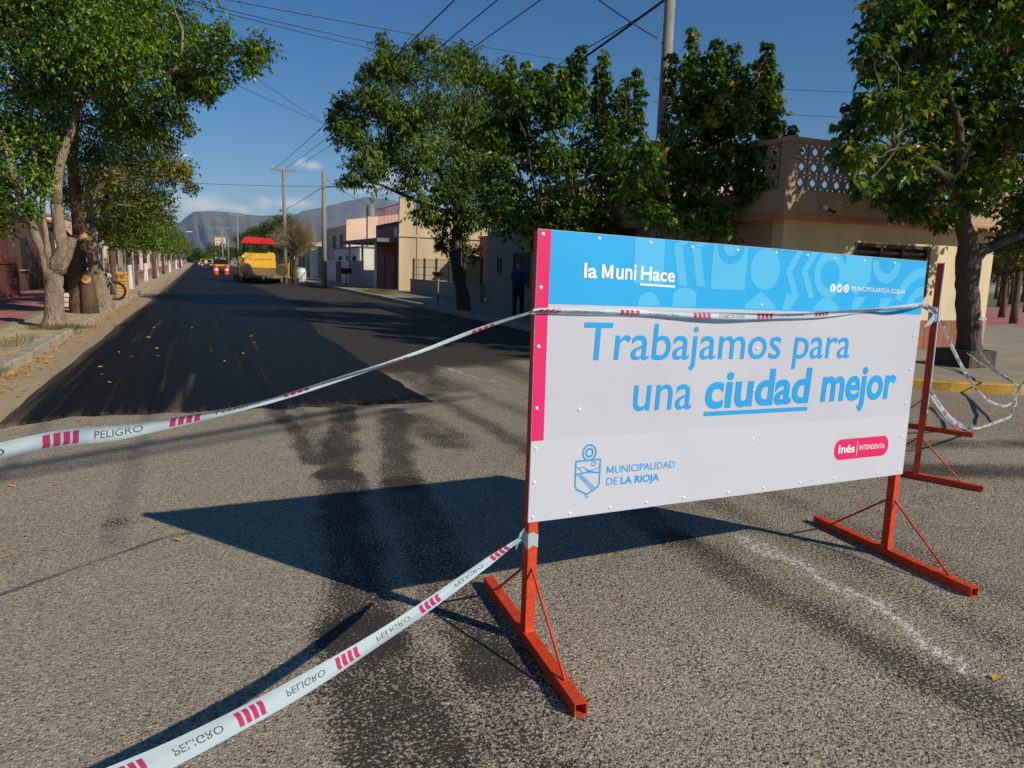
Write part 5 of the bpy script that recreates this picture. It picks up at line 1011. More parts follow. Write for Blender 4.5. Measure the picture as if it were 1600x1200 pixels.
def lamp_pole(label, base, ztop, arm, k=1.0):
    T = thing('utility_pole', label, 'pole', base, 'utility poles'); mb = MB(); mb.tube([base-Vector((0, 0, .1)), Vector((base.x, base.y, ztop))], [.17*k, .12*k], 12); mk('shaft', mb, 'pole_concrete', T, smooth=True)
    if arm:
        z = ztop+.02; mb = MB(); a_ = Vector((base.x-arm, base.y, z+.14)); b_ = Vector((base.x+arm, base.y, z+.14)); mb.bar(a_, Vector((base.x, base.y, z)), .12, .14); mb.bar(Vector((base.x, base.y, z)), b_, .12, .14); mk('crossarm', mb, 'pole_concrete', T)
        for s_ in (-1, 0, 1): mb = MB(); mb.lathe([(.03, 0), (.06, .05), (.03, .09), (.055, .13), (.02, .18)], (base.x+s_*(arm-.1), base.y, z+.2 if s_ else z+.08), 8); mk('insulator', mb, 'white_paint', T)
    return T
pa = G(507, 447, .13); pb_ = G(446, 440, .13)
lamp_pole('plain concrete pole in front of the white house', pa, AY(507, 268, pa.y).z, 0); lamp_pole('concrete pole with a T crossarm beside the paving machine', pb_, AY(445, 268, pb_.y).z, .95)
for px, py, Yp, arm in ((348, 358, 130, 1.0), (372, 338, 108, 1.0), (357, 372, 165, 0)):
    b_ = AY(px, 400, Yp); lamp_pole('distant concrete pole, the one at %d metres' % Yp if False else {130: 'distant T-topped pole standing left of the far trees', 108: 'T-topped pole rising behind the right far trees', 165: 'short far pole left of the paving machine canopy'}[Yp], Vector((b_.x, Yp, .0)), AY(px, py, Yp).z, arm, .75)
# street lights over the left row
for i, (px, py, Yp) in enumerate(((284, 243, 40), (262, 312, 62), (295, 362, 95))):
    p = AY(px, py, Yp); T = thing('street_light', ['nearest', 'middle', 'farthest'][i]+' street light arm poking out of the left tree row', 'street light', (-2.9, Yp, .1), 'street lights on the left'); mb = MB(); mb.tube([(-2.9, Yp, 0), (-2.9, Yp, p.z-.3), (-2.7, Yp, p.z-.02), (p.x-.2, Yp, p.z)], [.08, .06, .04, .03], 8); mk('pole', mb, 'galvanised', T)
    mb = MB(); mb.box((p.x+.05, Yp, p.z), (.65, .26, .10)); mk('lantern', mb, 'white_paint', T)
def cable(label, a, b, sag, r=.012, group='overhead cables'):
    a = Vector(a); b = Vector(b); mb = MB(); mb.tube([a.lerp(b, t)-Vector((0, 0, sag*4*t*(1-t))) for t in np.linspace(0, 1, 22)], r, 5); o = mk('overhead_cable', mb, 'cable'); return props(o, label, 'cable', group)
zt = AY(445, 262, pb_.y).z+.15
# three line wires: from the T pole towards the camera, each through a pixel of the photograph
for i, (px, py, px2, py2) in enumerate(((664, 28, 430, 263), (722, 30, 446, 263), (785, 28, 460, 263))):
    a = AY(px2, py2, pb_.y); b = AY(px, py, 17.0+1.2*i); e_ = b+(b-a)*.55; cable('line wire to the T pole, %s of the three' % ('leftmost', 'middle', 'rightmost')[i], a, e_, .25, .014)
cable('thick black cable running from the tall pole down the street', (8.85, 13.6, AY(1000, -8, 13.6).z), tuple(AY(507, 292, pa.y)), 1.0, .028)
cable('thin service wire beside the thick black cable', (8.7, 13.6, AY(1020, 8, 13.6).z), tuple(AY(640, 210, 34)), .25, .012)
cable('wire sloping from the top edge down to the tall pole', tuple(AY(936, 0, 11)), tuple(AY(1027, 60, 13.6)), .02, .012); cable('short drop wire right of the tall pole', tuple(AY(1034, 66, 13.6)), tuple(AY(1080, 130, 15.0)), .05, .012)
for i, (p, q_, Y0, Y1) in enumerate((((300, 0), (600, 78), 22, 34), ((318, 0), (610, 70), 22.5, 34), ((385, 0), (880, 92), 24, 36), ((400, 118), (520, 200), 38, 46), ((350, 120), (560, 215), 36, 46), ((300, 283), (510, 290), 40, 54.5), ((1150, 130), (1350, 142), 24, 26), ((1150, 168), (1350, 182), 24, 26))):
    a = AY(*p, Y0); b = AY(*q_, Y1); d_ = b-a; cable(['lower wire of the pair crossing the street', 'upper wire of the pair crossing the street', 'long thin wire crossing the blue sky', 'upper thin wire left of the feathery tree', 'lower thin wire left of the feathery tree', 'level wire from the left trees to the plain pole', 'upper faint wire above the lattice balcony', 'lower faint wire above the lattice balcony'][i], a-d_*.5, b+d_*.25, .12, .011)
cable('wire slanting down from the plain pole to the left', tuple(AY(507, 290, pa.y)), tuple(AY(440, 330, 75)), .1, .02); cable('service drop from the plain pole to the porch house', tuple(AY(510, 280, pa.y)), tuple(AY(600, 330, 48)), .2, .014)
# the bundle that crosses behind the camera and shades the road in front
for i, (k0, k1) in enumerate((((-1.41, 6.40), (.474, 7.55)), ((-1.5, 6.05), (.6, 7.25)))):
    zc = 8.2; sh = Vector((-SUN_DIR.x, -SUN_DIR.y, 0))*(zc/SUN_DIR.z); a = Vector((*k0, 0))-sh+Vector((0, 0, zc)); b = Vector((*k1, 0))-sh+Vector((0, 0, zc)); d_ = b-a; cable('overhead cable behind the camera, %s of two' % ('front', 'back')[i], a-d_*4, b+d_*1.2, 0, .05-.02*i)
# ================================================================ MACHINES, PEOPLE, SMALL THINGS
mat('machine_yellow', srgb(222, 170, 40), .45, .10, 3, .1, 20); mat('machine_tan', srgb(128, 98, 58), .7, .25, 4, .3, 20); mat('machine_hollow_dark', srgb(72, 60, 46), .85, .3, 5); mat('machine_black', srgb(26, 26, 28), .7, .2, 5); mat('canopy_red', srgb(206, 34, 28), .45, .08, 4); mat('steel_worn', srgb(120, 116, 108), .5, .2, 6, metal=.4); mat('rubber', srgb(22, 22, 23), .85, .1, 9); mat('cone_orange', srgb(222, 62, 30), .55, .08, 5); mat('reflective_white', srgb(226, 226, 224), .5, .04, 5); mat('car_dark', srgb(40, 44, 52), .35, .1, 3); mat('lamp_glass', srgb(230, 230, 220), .2, .03, 5)
# ---- asphalt paving machine (its hopper towards the camera)
PY = 59.0; pc = AY(411, 430, PY); cxp = pc.x; sc_ = (pc-Vector((0, 0, CAM_H))).length/F_PX
X_ = lambda px: AY(px, 430, PY).x
PV = thing('paving_machine', 'yellow asphalt paving machine with a red canopy and open hopper', 'machine', (cxp, PY+2, .0))
for sx in (-1, 1):
    x = cxp+sx*1.15; tr = MB(); prof = [(PY+1.0, .45), (PY+1.15, .12), (PY+1.45, 0.0), (PY+4.3, 0.0), (PY+4.6, .12), (PY+4.75, .45), (PY+4.6, .75), (PY+1.15, .75)]; n = len(prof)
    tr.add([(x-.22, a, b+.01) for a, b in prof]+[(x+.22, a, b+.01) for a, b in prof], [tuple(range(n)), tuple(range(2*n-1, n-1, -1))]+[(i, (i+1) % n, n+(i+1) % n, n+i) for i in range(n)]); t_ = mk('track', tr, 'rubber', PV)
    for k in range(4): w_ = MB(); w_.lathe([(.001, -.25), (.27, -.25), (.27, .25), (.001, .25)], (x, PY+1.5+k*.92, .38), 14, 'X'); mk('roller', w_, 'steel_worn', t_)
xl, xr = X_(374), X_(449); zt_ = AY(411, 411, PY).z
def wing(x0, x1, sg):
    """curved hopper side: plate that rises from the middle outwards"""
    m_ = MB(); n = 9; prof = []
    for i in range(n): t = i/(n-1); prof.append((x0+(x1-x0)*t, .52+(zt_-.52)*(t**2.2)))
    for yy in (PY-.9, PY+1.3):
        for x, z in prof: m_.v.append((x, yy, z))
        for x, z in prof: m_.v.append((x+sg*.03, yy, z-.06))
    k = 2*n
    m_.f += [(i, i+1, k+i+1, k+i) for i in range(n-1)]+[(n+i+1, n+i, k+n+i, k+n+i+1) for i in range(n-1)]+[(i, n+i, n+i+1, i+1) for i in range(n-1)]+[(k+i+1, k+n+i+1, k+n+i, k+i) for i in range(n-1)]
    return m_
for sg, a, b in ((-1, cxp-.5, xl), (1, cxp+.5, xr)):
    W_ = mk('hopper_wing', wing(a, b, sg), 'machine_tan', PV); e_ = MB()
    # rounded front end plate; a brown disc paints in the shade of its hollow
    n = 12; pts = [(a, .5), (b, .5), (b, zt_)]+[(a+(b-a)*(.62-.36*math.sin(t)), .75+(zt_-.75)*(1-.75*(1-math.cos(t)))) for t in np.linspace(.1, 1.5, 7)]; nn = len(pts)
    e_.add([(x, PY-.96, z) for x, z in pts]+[(x, PY-.90, z) for x, z in pts], [tuple(range(nn)), tuple(range(2*nn-1, nn-1, -1))]+[(i, (i+1) % nn, nn+(i+1) % nn, nn+i) for i in range(nn)]); mk('end_plate', e_, 'machine_tan', W_)
    r_ = MB(); r_.tube([(b, PY-.9, .45), (b, PY-.9, zt_+.02), (b, PY+1.3, zt_+.02)], .05, 6); mk('rim', r_, 'machine_yellow', W_)
    c_ = MB(); cx_ = (a+b)/2+sg*.15; c_.lathe([(.001, -.05), (.36, -.05), (.42, -.03), (.42, .04)], (cx_, PY-.95, 1.0), 18, 'Y'); mk('hollow', c_, 'machine_hollow_dark', W_)
mk('hopper_floor', MB().b2(cxp-1.4, cxp+1.4, PY-.85, PY+1.3, .45, .55), 'machine_black', PV); mk('push_beam', MB().b2(cxp-1.3, cxp+1.3, PY-1.25, PY-1.0, .32, .62), 'steel_worn', PV)
for sx in (-.9, .9): m_ = MB(); m_.lathe([(.001, -.5), (.14, -.5), (.14, .5), (.001, .5)], (cxp+sx*.72, PY-1.34, .47), 12, 'X'); mk('push_roller', m_, 'steel_worn', PV)
xb0, xb1 = X_(384), X_(434); zb0, zb1 = zt_-.35, AY(408, 394, PY+1.4).z
m_ = MB(); m_.add([(xb0, PY+1.35, zb0), (xb1, PY+1.35, zb0), (xb1, PY+1.45, zb1-.12), (xb1-.15, PY+1.6, zb1), (xb0+.15, PY+1.6, zb1), (xb0, PY+1.45, zb1-.12)]+[(xb0, PY+4.2, zb0), (xb1, PY+4.2, zb0), (xb1, PY+4.2, zb1-.12), (xb1-.15, PY+4.1, zb1), (xb0+.15, PY+4.1, zb1), (xb0, PY+4.2, zb1-.12)],
    [(0, 1, 2, 5), (5, 2, 3, 4), (7, 6, 11, 8), (8, 11, 10, 9), (0, 5, 11, 6), (5, 4, 10, 11), (4, 3, 9, 10), (3, 2, 8, 9), (2, 1, 7, 8), (1, 0, 6, 7)]); bd_ = mk('engine_body', m_, 'machine_yellow', PV)
mk('panel_line', MB().b2(xb0+.3, xb1-.3, PY+1.385, PY+1.402, zb0+.62, zb0+.65), 'machine_tan', bd_); mk('side_box', MB().b2(xb0-.42, xb0-.02, PY+1.5, PY+2.4, zb0, zb1-.35), 'machine_tan', PV); mk('chassis', MB().b2(cxp-1.3, cxp+1.3, PY+1.2, PY+4.4, .55, zb0-.005), 'machine_tan', PV)
for x in (xb0+.05, xb1-.05): m_ = MB(); m_.lathe([(.001, -.05), (.10, -.05), (.09, .03), (.04, .08)], (x+(.12 if x > cxp else -.12), PY+1.5, zb1-.35), 10, 'Y'); mk('headlight', m_, 'lamp_glass', PV)
zc0, zc1 = AY(407, 381.5, PY+2).z, AY(407, 371, PY+2).z; xc0, xc1 = X_(379), X_(434)
m_ = MB(); m_.add([(xc0, PY+.6, zc0), (xc1, PY+.6, zc0), (xc1, PY+4.2, zc0), (xc0, PY+4.2, zc0), (xc0+.35, PY+1.1, zc1), (xc1-.35, PY+1.1, zc1-.08), (xc1-.35, PY+3.7, zc1-.08), (xc0+.35, PY+3.7, zc1)], [(3, 2, 1, 0), (4, 5, 6, 7), (0, 1, 5, 4), (1, 2, 6, 5), (2, 3, 7, 6), (3, 0, 4, 7)]); mk('canopy', m_, 'canopy_red', PV)
for x in (xc0+.3, xc1-.3):
    for y in (PY+1.9, PY+4.0): m_ = MB(); m_.tube([(x, y, zb1-.1), (x, y, zc0+.03)], .035, 6); mk('canopy_post', m_, 'machine_black', PV)
m_ = MB(); m_.tube([(xb1-.45, PY+1.8, zb1-.15), (xb1-.45, PY+1.8, zb1+.75)], .06, 8); mk('exhaust', m_, 'steel_worn', PV)
mk('screed', MB().b2(cxp-1.9, cxp+1.9, PY+5.0, PY+5.8, .04, .55), 'steel_worn', PV)
for sx in (-1, 1): mk('screed_arm', MB().bar((cxp+sx*1.5, PY+2.2, .8), (cxp+sx*1.5, PY+5.2, .4), .1, .2), 'machine_tan', PV)
# ---- vehicles down the road
def wheel(T, c, r, w_=.2):
    m_ = MB(); m_.lathe([(r*.6, -w_/2), (r*.92, -w_/2), (r, -w_*.3), (r, w_*.3), (r*.92, w_/2), (r*.6, w_/2)], c, 18, 'X'); W_ = mk('wheel', m_, 'rubber', T, smooth=False); m_ = MB(); m_.lathe([(.001, -w_*.35), (r*.3, -w_*.42), (r*.62, -w_*.3), (r*.62, w_*.3), (r*.3, w_*.42), (.001, w_*.35)], c, 14, 'X'); mk('rim', m_, 'steel_worn', W_)
def truck(label, x, y, hood, body, w_=1.9):
    T = thing('truck', label, 'truck', (x, y+2, 0), 'vehicles down the street'); h = w_/2
    for sx in (-1, 1):
        for yy in (.9, 4.0): wheel(T, (x+sx*(h-.12), y+yy, .38), .38)
    m_ = MB(); m_.add([(x-h, y, .45), (x+h, y, .45), (x+h, y+.05, .95), (x-h, y+.05, .95), (x-h, y+1.3, 1.08), (x+h, y+1.3, 1.08), (x-h, y+1.3, .45), (x+h, y+1.3, .45)], [(0, 1, 2, 3), (3, 2, 5, 4), (0, 3, 4, 6), (1, 7, 5, 2), (6, 4, 5, 7), (0, 6, 7, 1)]); mk('hood', m_, hood, T)
    m_ = MB(); m_.add([(x-h, y+1.31, .45), (x+h, y+1.31, .45), (x+h, y+1.31, 1.08), (x-h, y+1.31, 1.08), (x-h+.12, y+1.9, 1.72), (x+h-.12, y+1.9, 1.72), (x-h+.12, y+3.0, 1.74), (x+h-.12, y+3.0, 1.74), (x-h, y+3.2, .45), (x+h, y+3.2, .45)], [(0, 1, 2, 3), (3, 2, 5, 4), (4, 5, 7, 6), (6, 7, 9, 8), (0, 3, 4, 6, 8), (1, 9, 7, 5, 2), (0, 8, 9, 1)]); c_ = mk('cab', m_, body, T)
    m_ = MB(); m_.add([(x-h+.15, y+1.33, 1.14), (x+h-.15, y+1.33, 1.14), (x+h-.22, y+1.83, 1.66), (x-h+.22, y+1.83, 1.66)], [(0, 1, 2, 3)]); m_.v = [(a, b-.02, c+.012) for a, b, c in m_.v]; m_.add([(a, b+.01, c-.01) for a, b, c in m_.v], [(3, 2, 1, 0)]); mk('windscreen', m_, 'dark_glass', c_)
    mk('cargo_bed', MB().b2(x-h, x+h, y+3.22, y+5.2, .5, 1.12), body, T); mk('bumper', MB().b2(x-h, x+h, y-.1, y-.003, .38, .6), 'machine_black', T); mk('grille', MB().b2(x-.5, x+.5, y-.012, y+.0, .64, .86), 'machine_black', T)
    for sx in (-1, 1): mk('headlight', MB().b2(x+sx*.72-.16, x+sx*.72+.16, y-.014, y+.02, .66, .84), 'lamp_glass', T)
v1 = G(346, 426); truck('dark truck with a yellow hood parked left of the paving machine', v1.x, v1.y, 'machine_yellow', 'car_dark'); v2 = G(328, 421); truck('farther truck with a yellow roof behind the road workers', v2.x-.4, v2.y+8, 'car_dark', 'machine_yellow', 2.1)
for i, (px, py, lb) in enumerate(((337.5, 430, 'tall orange traffic drum standing on the dark lane'), (354, 430, 'orange traffic drum leaning nearest the paving machine'), (311, 415, 'orange traffic drum farthest down the lane'), (316, 418, 'orange traffic drum beside the road worker'))):
    p = G(px, py, .035 if i != 1 else 0); T = thing('traffic_drum', lb, 'drum', p, 'orange traffic drums'); sh_ = .42 if i == 1 else 0
    for nm, z0, z1, r0, r1, mt in (('base', 0, .08, .36, .36, 'rubber'), ('barrel', .08, .50, .27, .25, 'cone_orange'), ('band', .5, .68, .25, .24, 'reflective_white'), ('top_barrel', .68, 1.05, .24, .20, 'cone_orange'), ('cap', 1.05, 1.16, .12, .09, 'cone_orange')):
        m_ = MB(); m_.lathe([(.001, z0), (r0, z0), (r1, z1), (.001, z1)], tuple(p), 14); mk(nm, m_, mt, T)
# ---- people: one continuous skinned body each, clothes as shells over it
mat('skin', srgb(168, 118, 90), .6, .08, 12); mat('hair', srgb(30, 24, 20), .7, .2, 20); mat('cloth_blue', srgb(28, 62, 128), .85, .15, 9, .3, 40); mat('cloth_navy', srgb(26, 28, 36), .9, .15, 9, .3, 40); mat('cloth_white', srgb(200, 202, 204), .85, .08, 9, .3, 40); mat('shoe', srgb(24, 22, 22), .6, .1, 9); mat('hi_vis', srgb(214, 78, 36), .8, .1, 9); mat('eye', srgb(20, 18, 18), .3, .05, 9)
def person(label, base, rz, top, bottom, arms, lean=0.0, stride=0.06):
    J = [((0, 0, .93), .13), ((0, .01, 1.10), .125), ((0, 0, 1.28), .145), ((0, .01, 1.41), .10), ((0, .0, 1.48), .055), ((0, -.015, 1.55), .075), ((0, -.01, 1.63), .092), ((0, -.0, 1.70), .075)]
    E_ = [(0, 1), (1, 2), (2, 3), (3, 4), (4, 5), (5, 6), (6, 7)]
    def add(p, r_, par): J.append((p, r_)); E_.append((par, len(J)-1)); return len(J)-1
    for sg, (el, wr) in zip((-1, 1), arms):
        a = add((sg*.17, .01, 1.385), .075, 3); b = add(el, .046, a); c_ = add(wr, .032, b); d = add(tuple(Vector(wr)+(Vector(wr)-Vector(el)).normalized()*.05), .030, c_)
        h = add((sg*.09, 0, .88), .105, 0); k = add((sg*.10, -.02+sg*stride, .50), .066, h); an = add((sg*.105, .02+sg*stride, .09), .045, k); add((sg*.115, -.13+sg*stride, .04), .040, an)
    me = bpy.data.meshes.new('body'); me.from_pydata([p for p, r_ in J], E_, []); o = bpy.data.objects.new('body', me); COL.objects.link(o)
    sk = o.modifiers.new('skin', 'SKIN'); sk.use_smooth_shade = True; sv = me.skin_vertices[0].data
    for i, (p, r_) in enumerate(J): sv[i].radius = (r_, r_*(.78 if i in (0, 1, 2, 3) else 1.0)) if i in (0, 1, 2, 3) else (r_, r_); sv[i].use_root = (i == 0)
    o.modifiers.new('sub', 'SUBSURF').levels = 2
    dg = bpy.context.evaluated_depsgraph_get(); dg.update(); m2 = bpy.data.meshes.new_from_object(o.evaluated_get(dg)); bpy.data.objects.remove(o)
    bm = bmesh.new(); bm.from_mesh(m2); bpy.data.meshes.remove(m2)
    # fingers, ears and nose grow out of the same mesh
    def tub(path, rad):
        t_ = MB().tube(path, rad, 6); vs = [bm.verts.new(v) for v in t_.v]; [bm.faces.new([vs[i] for i in f]) for f in t_.f]
    for sg, (el, wr) in zip((-1, 1), arms):
        wr = Vector(wr); d = (wr-Vector(el)).normalized(); sd_ = d.cross(Vector((0, 1, 0.2))).normalized(); nn = d.cross(sd_)
        for k, (o_, L) in enumerate(((-.024, .060), (-.008, .072), (.008, .068), (.024, .052))): s0 = wr+d*.06+sd_*o_; tub([s0, s0+d*L*.55+nn*.006, s0+d*L+nn*.022], [.0095, .009, .007])
        s0 = wr+d*.02+sd_*(-.028); tub([s0, s0+d*.03-sd_*.02, s0+d*.06-sd_*.022+nn*.01], [.011, .010, .008])
    tub([(0, -.085, 1.635), (0, -.105, 1.61), (0, -.10, 1.60)], [.006, .013, .012])
    for sg in (-1, 1): tub([(sg*.088, .0, 1.60), (sg*.097, .008, 1.625), (sg*.09, .006, 1.65)], [.009, .014, .010])
    T = thing('person', label, 'person', base); T.rotation_euler = (0, 0, rz); bm.normal_update()
    def shell(name, pred, off, mt):
        b2 = bmesh.new(); mp_ = {}
        for f in bm.faces:
            c_ = f.calc_center_median()
            if pred(c_):
                vs = []
                for v in f.verts:
                    if v not in mp_: mp_[v] = b2.verts.new(v.co+v.normal*off)
                    vs.append(mp_[v])
                b2.faces.new(vs)
        me_ = bpy.data.meshes.new(name); b2.to_mesh(me_); b2.free(); me_.shade_smooth(); me_.materials.append(MATS[mt]); inst(name, me_, T)
    shell('shirt', lambda c_: .90 < c_.z < 1.455 and (abs(c_.x) < .19 or c_.z > 1.14), .012, top); shell('trousers', lambda c_: .07 < c_.z < .94 and abs(c_.x) < .19, .014, bottom); shell('shoes', lambda c_: c_.z < .10, .010, 'shoe'); shell('hair', lambda c_: c_.z > 1.66 or (c_.z > 1.56 and c_.y > .02), .012, 'hair')
    for sg in (-1, 1): m_ = MB(); m_.lathe([(.001, .006), (.007, .004), (.009, 0)], (0, 0, 0), 8, 'Y'); m_.v = [(v[0]+sg*.032, -v[1]-.082, v[2]+1.645) for v in m_.v]; mk('eye', m_, 'eye', T, local=True)
    me_ = bpy.data.meshes.new('body'); bm.to_mesh(me_); bm.free(); me_.shade_smooth(); me_.materials.append(MATS['skin']); inst('body', me_, T); return T
hang = (((-.25, .03, 1.12), (-.24, -.06, .90)), ((.25, .03, 1.12), (.24, -.06, .90))); fold_ = (((-.24, -.02, 1.14), (-.06, -.19, 1.16)), ((.24, -.02, 1.14), (.06, -.20, 1.12))); work = (((-.27, -.08, 1.15), (-.22, -.32, 1.10)), ((.27, -.05, 1.13), (.2, -.28, 1.02)))
pp = G(809, 494, .138); person('person in a blue shirt and dark trousers standing in the shade by the wall', pp, R(-35), 'cloth_blue', 'cloth_navy', fold_)
pw = G(322, 421, .035); person('road worker in white and blue on the dark lane, far away', pw, R(30), 'cloth_white', 'cloth_blue', work, stride=.12); pw = G(313.5, 414.5, .035); person('farther road worker in an orange vest beside the drums', pw, R(-60), 'hi_vis', 'cloth_navy', hang, stride=.1)
# ---- motorcycle half hidden by the leaning trunk
mc = G(181, 470, .10); MT = thing('motorcycle', 'parked motorcycle, spoked front wheel showing past the leaning trunk', 'motorcycle', mc); zc = .10; x0 = mc.x; y0 = mc.y+.25
for x in (x0, x0-1.28):
    r_ = .33; m_ = MB(); n, k = 26, 7
    for i in range(n):
        a = 2*math.pi*i/n
        for j in range(k): b = 2*math.pi*j/k; rr = r_-.045+.045*math.cos(b); m_.v.append((x+rr*math.cos(a), y0+.045*math.sin(b), zc+r_+rr*math.sin(a)))
    m_.f = [(i*k+j, ((i+1) % n)*k+j, ((i+1) % n)*k+(j+1) % k, i*k+(j+1) % k) for i in range(n) for j in range(k)]; W_ = mk('wheel', m_, 'rubber', MT, smooth=True)
    m_ = MB(); m_.lathe([(.235, -.025), (.265, -.03), (.265, .03), (.235, .025), (.235, -.025)], (x, y0, zc+r_), 22, 'Y'); mk('rim', m_, 'galvanised', W_); m_ = MB(); m_.lathe([(.001, -.05), (.06, -.05), (.06, .05), (.001, .05)], (x, y0, zc+r_), 12, 'Y'); mk('hub', m_, 'galvanised', W_)
    for i in range(12): a = 2*math.pi*i/12; m_ = MB(); m_.tube([(x+.05*math.cos(a), y0, zc+r_+.05*math.sin(a)), (x+.245*math.cos(a+.3), y0, zc+r_+.245*math.sin(a+.3))], .004, 4); mk('spoke', m_, 'galvanised', W_)
for s_ in (-.07, .07): m_ = MB(); m_.tube([(x0, y0+s_, zc+.33), (x0-.28, y0+s_, zc+.98)], .022, 7); mk('fork', m_, 'galvanised', MT)
m_ = MB(); m_.tube([(x0-.30, y0-.34, zc+1.04), (x0-.27, y0-.12, zc+1.0), (x0-.27, y0+.12, zc+1.0), (x0-.30, y0+.34, zc+1.04)], .014, 6); mk('handlebar', m_, 'black_iron', MT)
m_ = MB(); m_.tube([(x0-.27, y0, zc+.92), (x0-.45, y0, zc+.45), (x0-.95, y0, zc+.4), (x0-1.28, y0, zc+.33)], .03, 6); m_.tube([(x0-.27, y0, zc+.92), (x0-.8, y0, zc+.72), (x0-1.35, y0, zc+.76)], .028, 6); mk('frame', m_, 'black_iron', MT)
m_ = MB(); m_.tube([(x0-.34, y0, zc+.86), (x0-.5, y0, zc+.88), (x0-.7, y0, zc+.82), (x0-.78, y0, zc+.78)], [.07, .14, .13, .07], 10); mk('tank', m_, 'canopy_red', MT, smooth=True); m_ = MB(); m_.tube([(x0-.75, y0, zc+.80), (x0-.95, y0, zc+.80), (x0-1.25, y0, zc+.84), (x0-1.42, y0, zc+.86)], [.07, .10, .10, .05], 8); mk('seat', m_, 'rubber', MT, smooth=True)
mk('engine', MB().box((x0-.68, y0, zc+.45), (.34, .26, .34)), 'steel_worn', MT); m_ = MB(); m_.tube([(x0-.55, y0-.14, zc+.35), (x0-.8, y0-.18, zc+.25), (x0-1.4, y0-.18, zc+.36)], [.02, .03, .045], 7); mk('exhaust', m_, 'galvanised', MT); m_ = MB(); m_.lathe([(.001, -.03), (.09, -.03), (.08, .05), (.03, .09)], (x0-.2, y0, zc+.86), 12, 'X'); mk('headlight', m_, 'lamp_glass', MT)
m_ = MB()
for i in range(9):
    a = R(25+i*15)
    for s_ in (-.06, .06): m_.v.append((x0+.375*math.cos(a), y0+s_, zc+.33+.375*math.sin(a)))
m_.f = [(2*i, 2*i+1, 2*i+3, 2*i+2) for i in range(8)]; mk('mudguard', m_, 'galvanised', MT)
# ---- slatted crates
mat('crate_white', srgb(206, 196, 172), .8, .1, 8); mat('crate_yellow', srgb(206, 150, 60), .7, .12, 8); mat('bag_black', srgb(16, 17, 19), .4, .2, 8)
def crate(label, c, w_, d_, h, nsl, mt):
    T = thing('slatted_crate', label, 'crate', c)
    for sx in (-1, 1):
        for sy in (-1, 1): mk('corner_post', MB().box((c.x+sx*(w_/2-.03), c.y+sy*(d_/2-.03), c.z+h/2), (.04, .04, h)), mt, T)
    for k in range(nsl):
        z = c.z+h*(k+.5)/nsl
        for s_ in (-1, 1): mk('slat', MB().box((c.x, c.y+s_*d_/2, z), (w_, .018, h/nsl*.62)), mt, T); mk('slat', MB().box((c.x+s_*w_/2, c.y, z), (.018, d_-.02, h/nsl*.62)), mt, T)
    mk('floor', MB().box((c.x, c.y, c.z+.03), (w_-.04, d_-.04, .02)), mt, T)
cq = G(108, 481, .13); cq.y += .3; crate('white slatted crate on the red pavement behind the nearest trunk', cq, .62, .5, .42, 3, 'crate_white')
bq = cq+Vector((0, .55, 0)); BG = thing('black_bin', 'black bin standing behind the white slatted crate', 'bin', bq); m_ = MB(); m_.lathe([(.22, 0), (.27, .1), (.30, .75), (.29, .85), (.001, .85)], tuple(bq), 14); mk('body', m_, 'bag_black', BG); m_ = MB(); m_.lathe([(.32, .85), (.32, .90), (.15, .98), (.001, 1.0)], tuple(bq), 14); mk('lid', m_, 'bag_black', BG)
cq = G(190, 466, .13); cq.y += .5; crate('tall yellow slatted crate behind the motorcycle wheel', cq, .36, .36, .95, 8, 'crate_yellow')
# ---- litter basket on a post, brown notice board
lb = G(684, 477, .13); T = thing('litter_tray', 'flat raised litter tray on a thin post by the garden wall', 'bin', lb); zt2 = AY(684, 428, lb.y).z; m_ = MB(); m_.tube([lb, (lb.x, lb.y, zt2-.05)], .035, 8); mk('post', m_, 'pole_concrete', T); m_ = MB(); m_.lathe([(.001, -.06), (.18, -.06), (.27, .06), (.25, .06), (.16, -.03), (.001, -.03)], (lb.x, lb.y, zt2), 14); mk('tray', m_, 'black_iron', T)
nb = G(541, 448, .13); T = thing('notice_board', 'small brown notice board on a post before the white house', 'sign', nb); z0_ = AY(541, 428, nb.y).z; z1_ = AY(541, 419, nb.y).z; m_ = MB(); m_.tube([nb, (nb.x, nb.y, z0_)], .03, 6); mk('post', m_, 'black_iron', T); mk('board', MB().b2(nb.x-.36, nb.x+.36, nb.y-.03, nb.y+.03, z0_, z1_), 'maroon_render', T)
# planter ring at the foot of the right tree
T = thing('tree_guard', 'dark square planter box at the foot of the right tree', 'planter', TRX); 
for a0, a1, c0, c1 in ((-.34, -.30, -.34, .34), (.30, .34, -.34, .34), (-.30, .30, -.34, -.30), (-.30, .30, .30, .34)): mk('board', MB().b2(TRX.x-.08+a0, TRX.x-.08+a1, TRX.y+c0, TRX.y+c1, .10, .44), 'bark_dark', T)
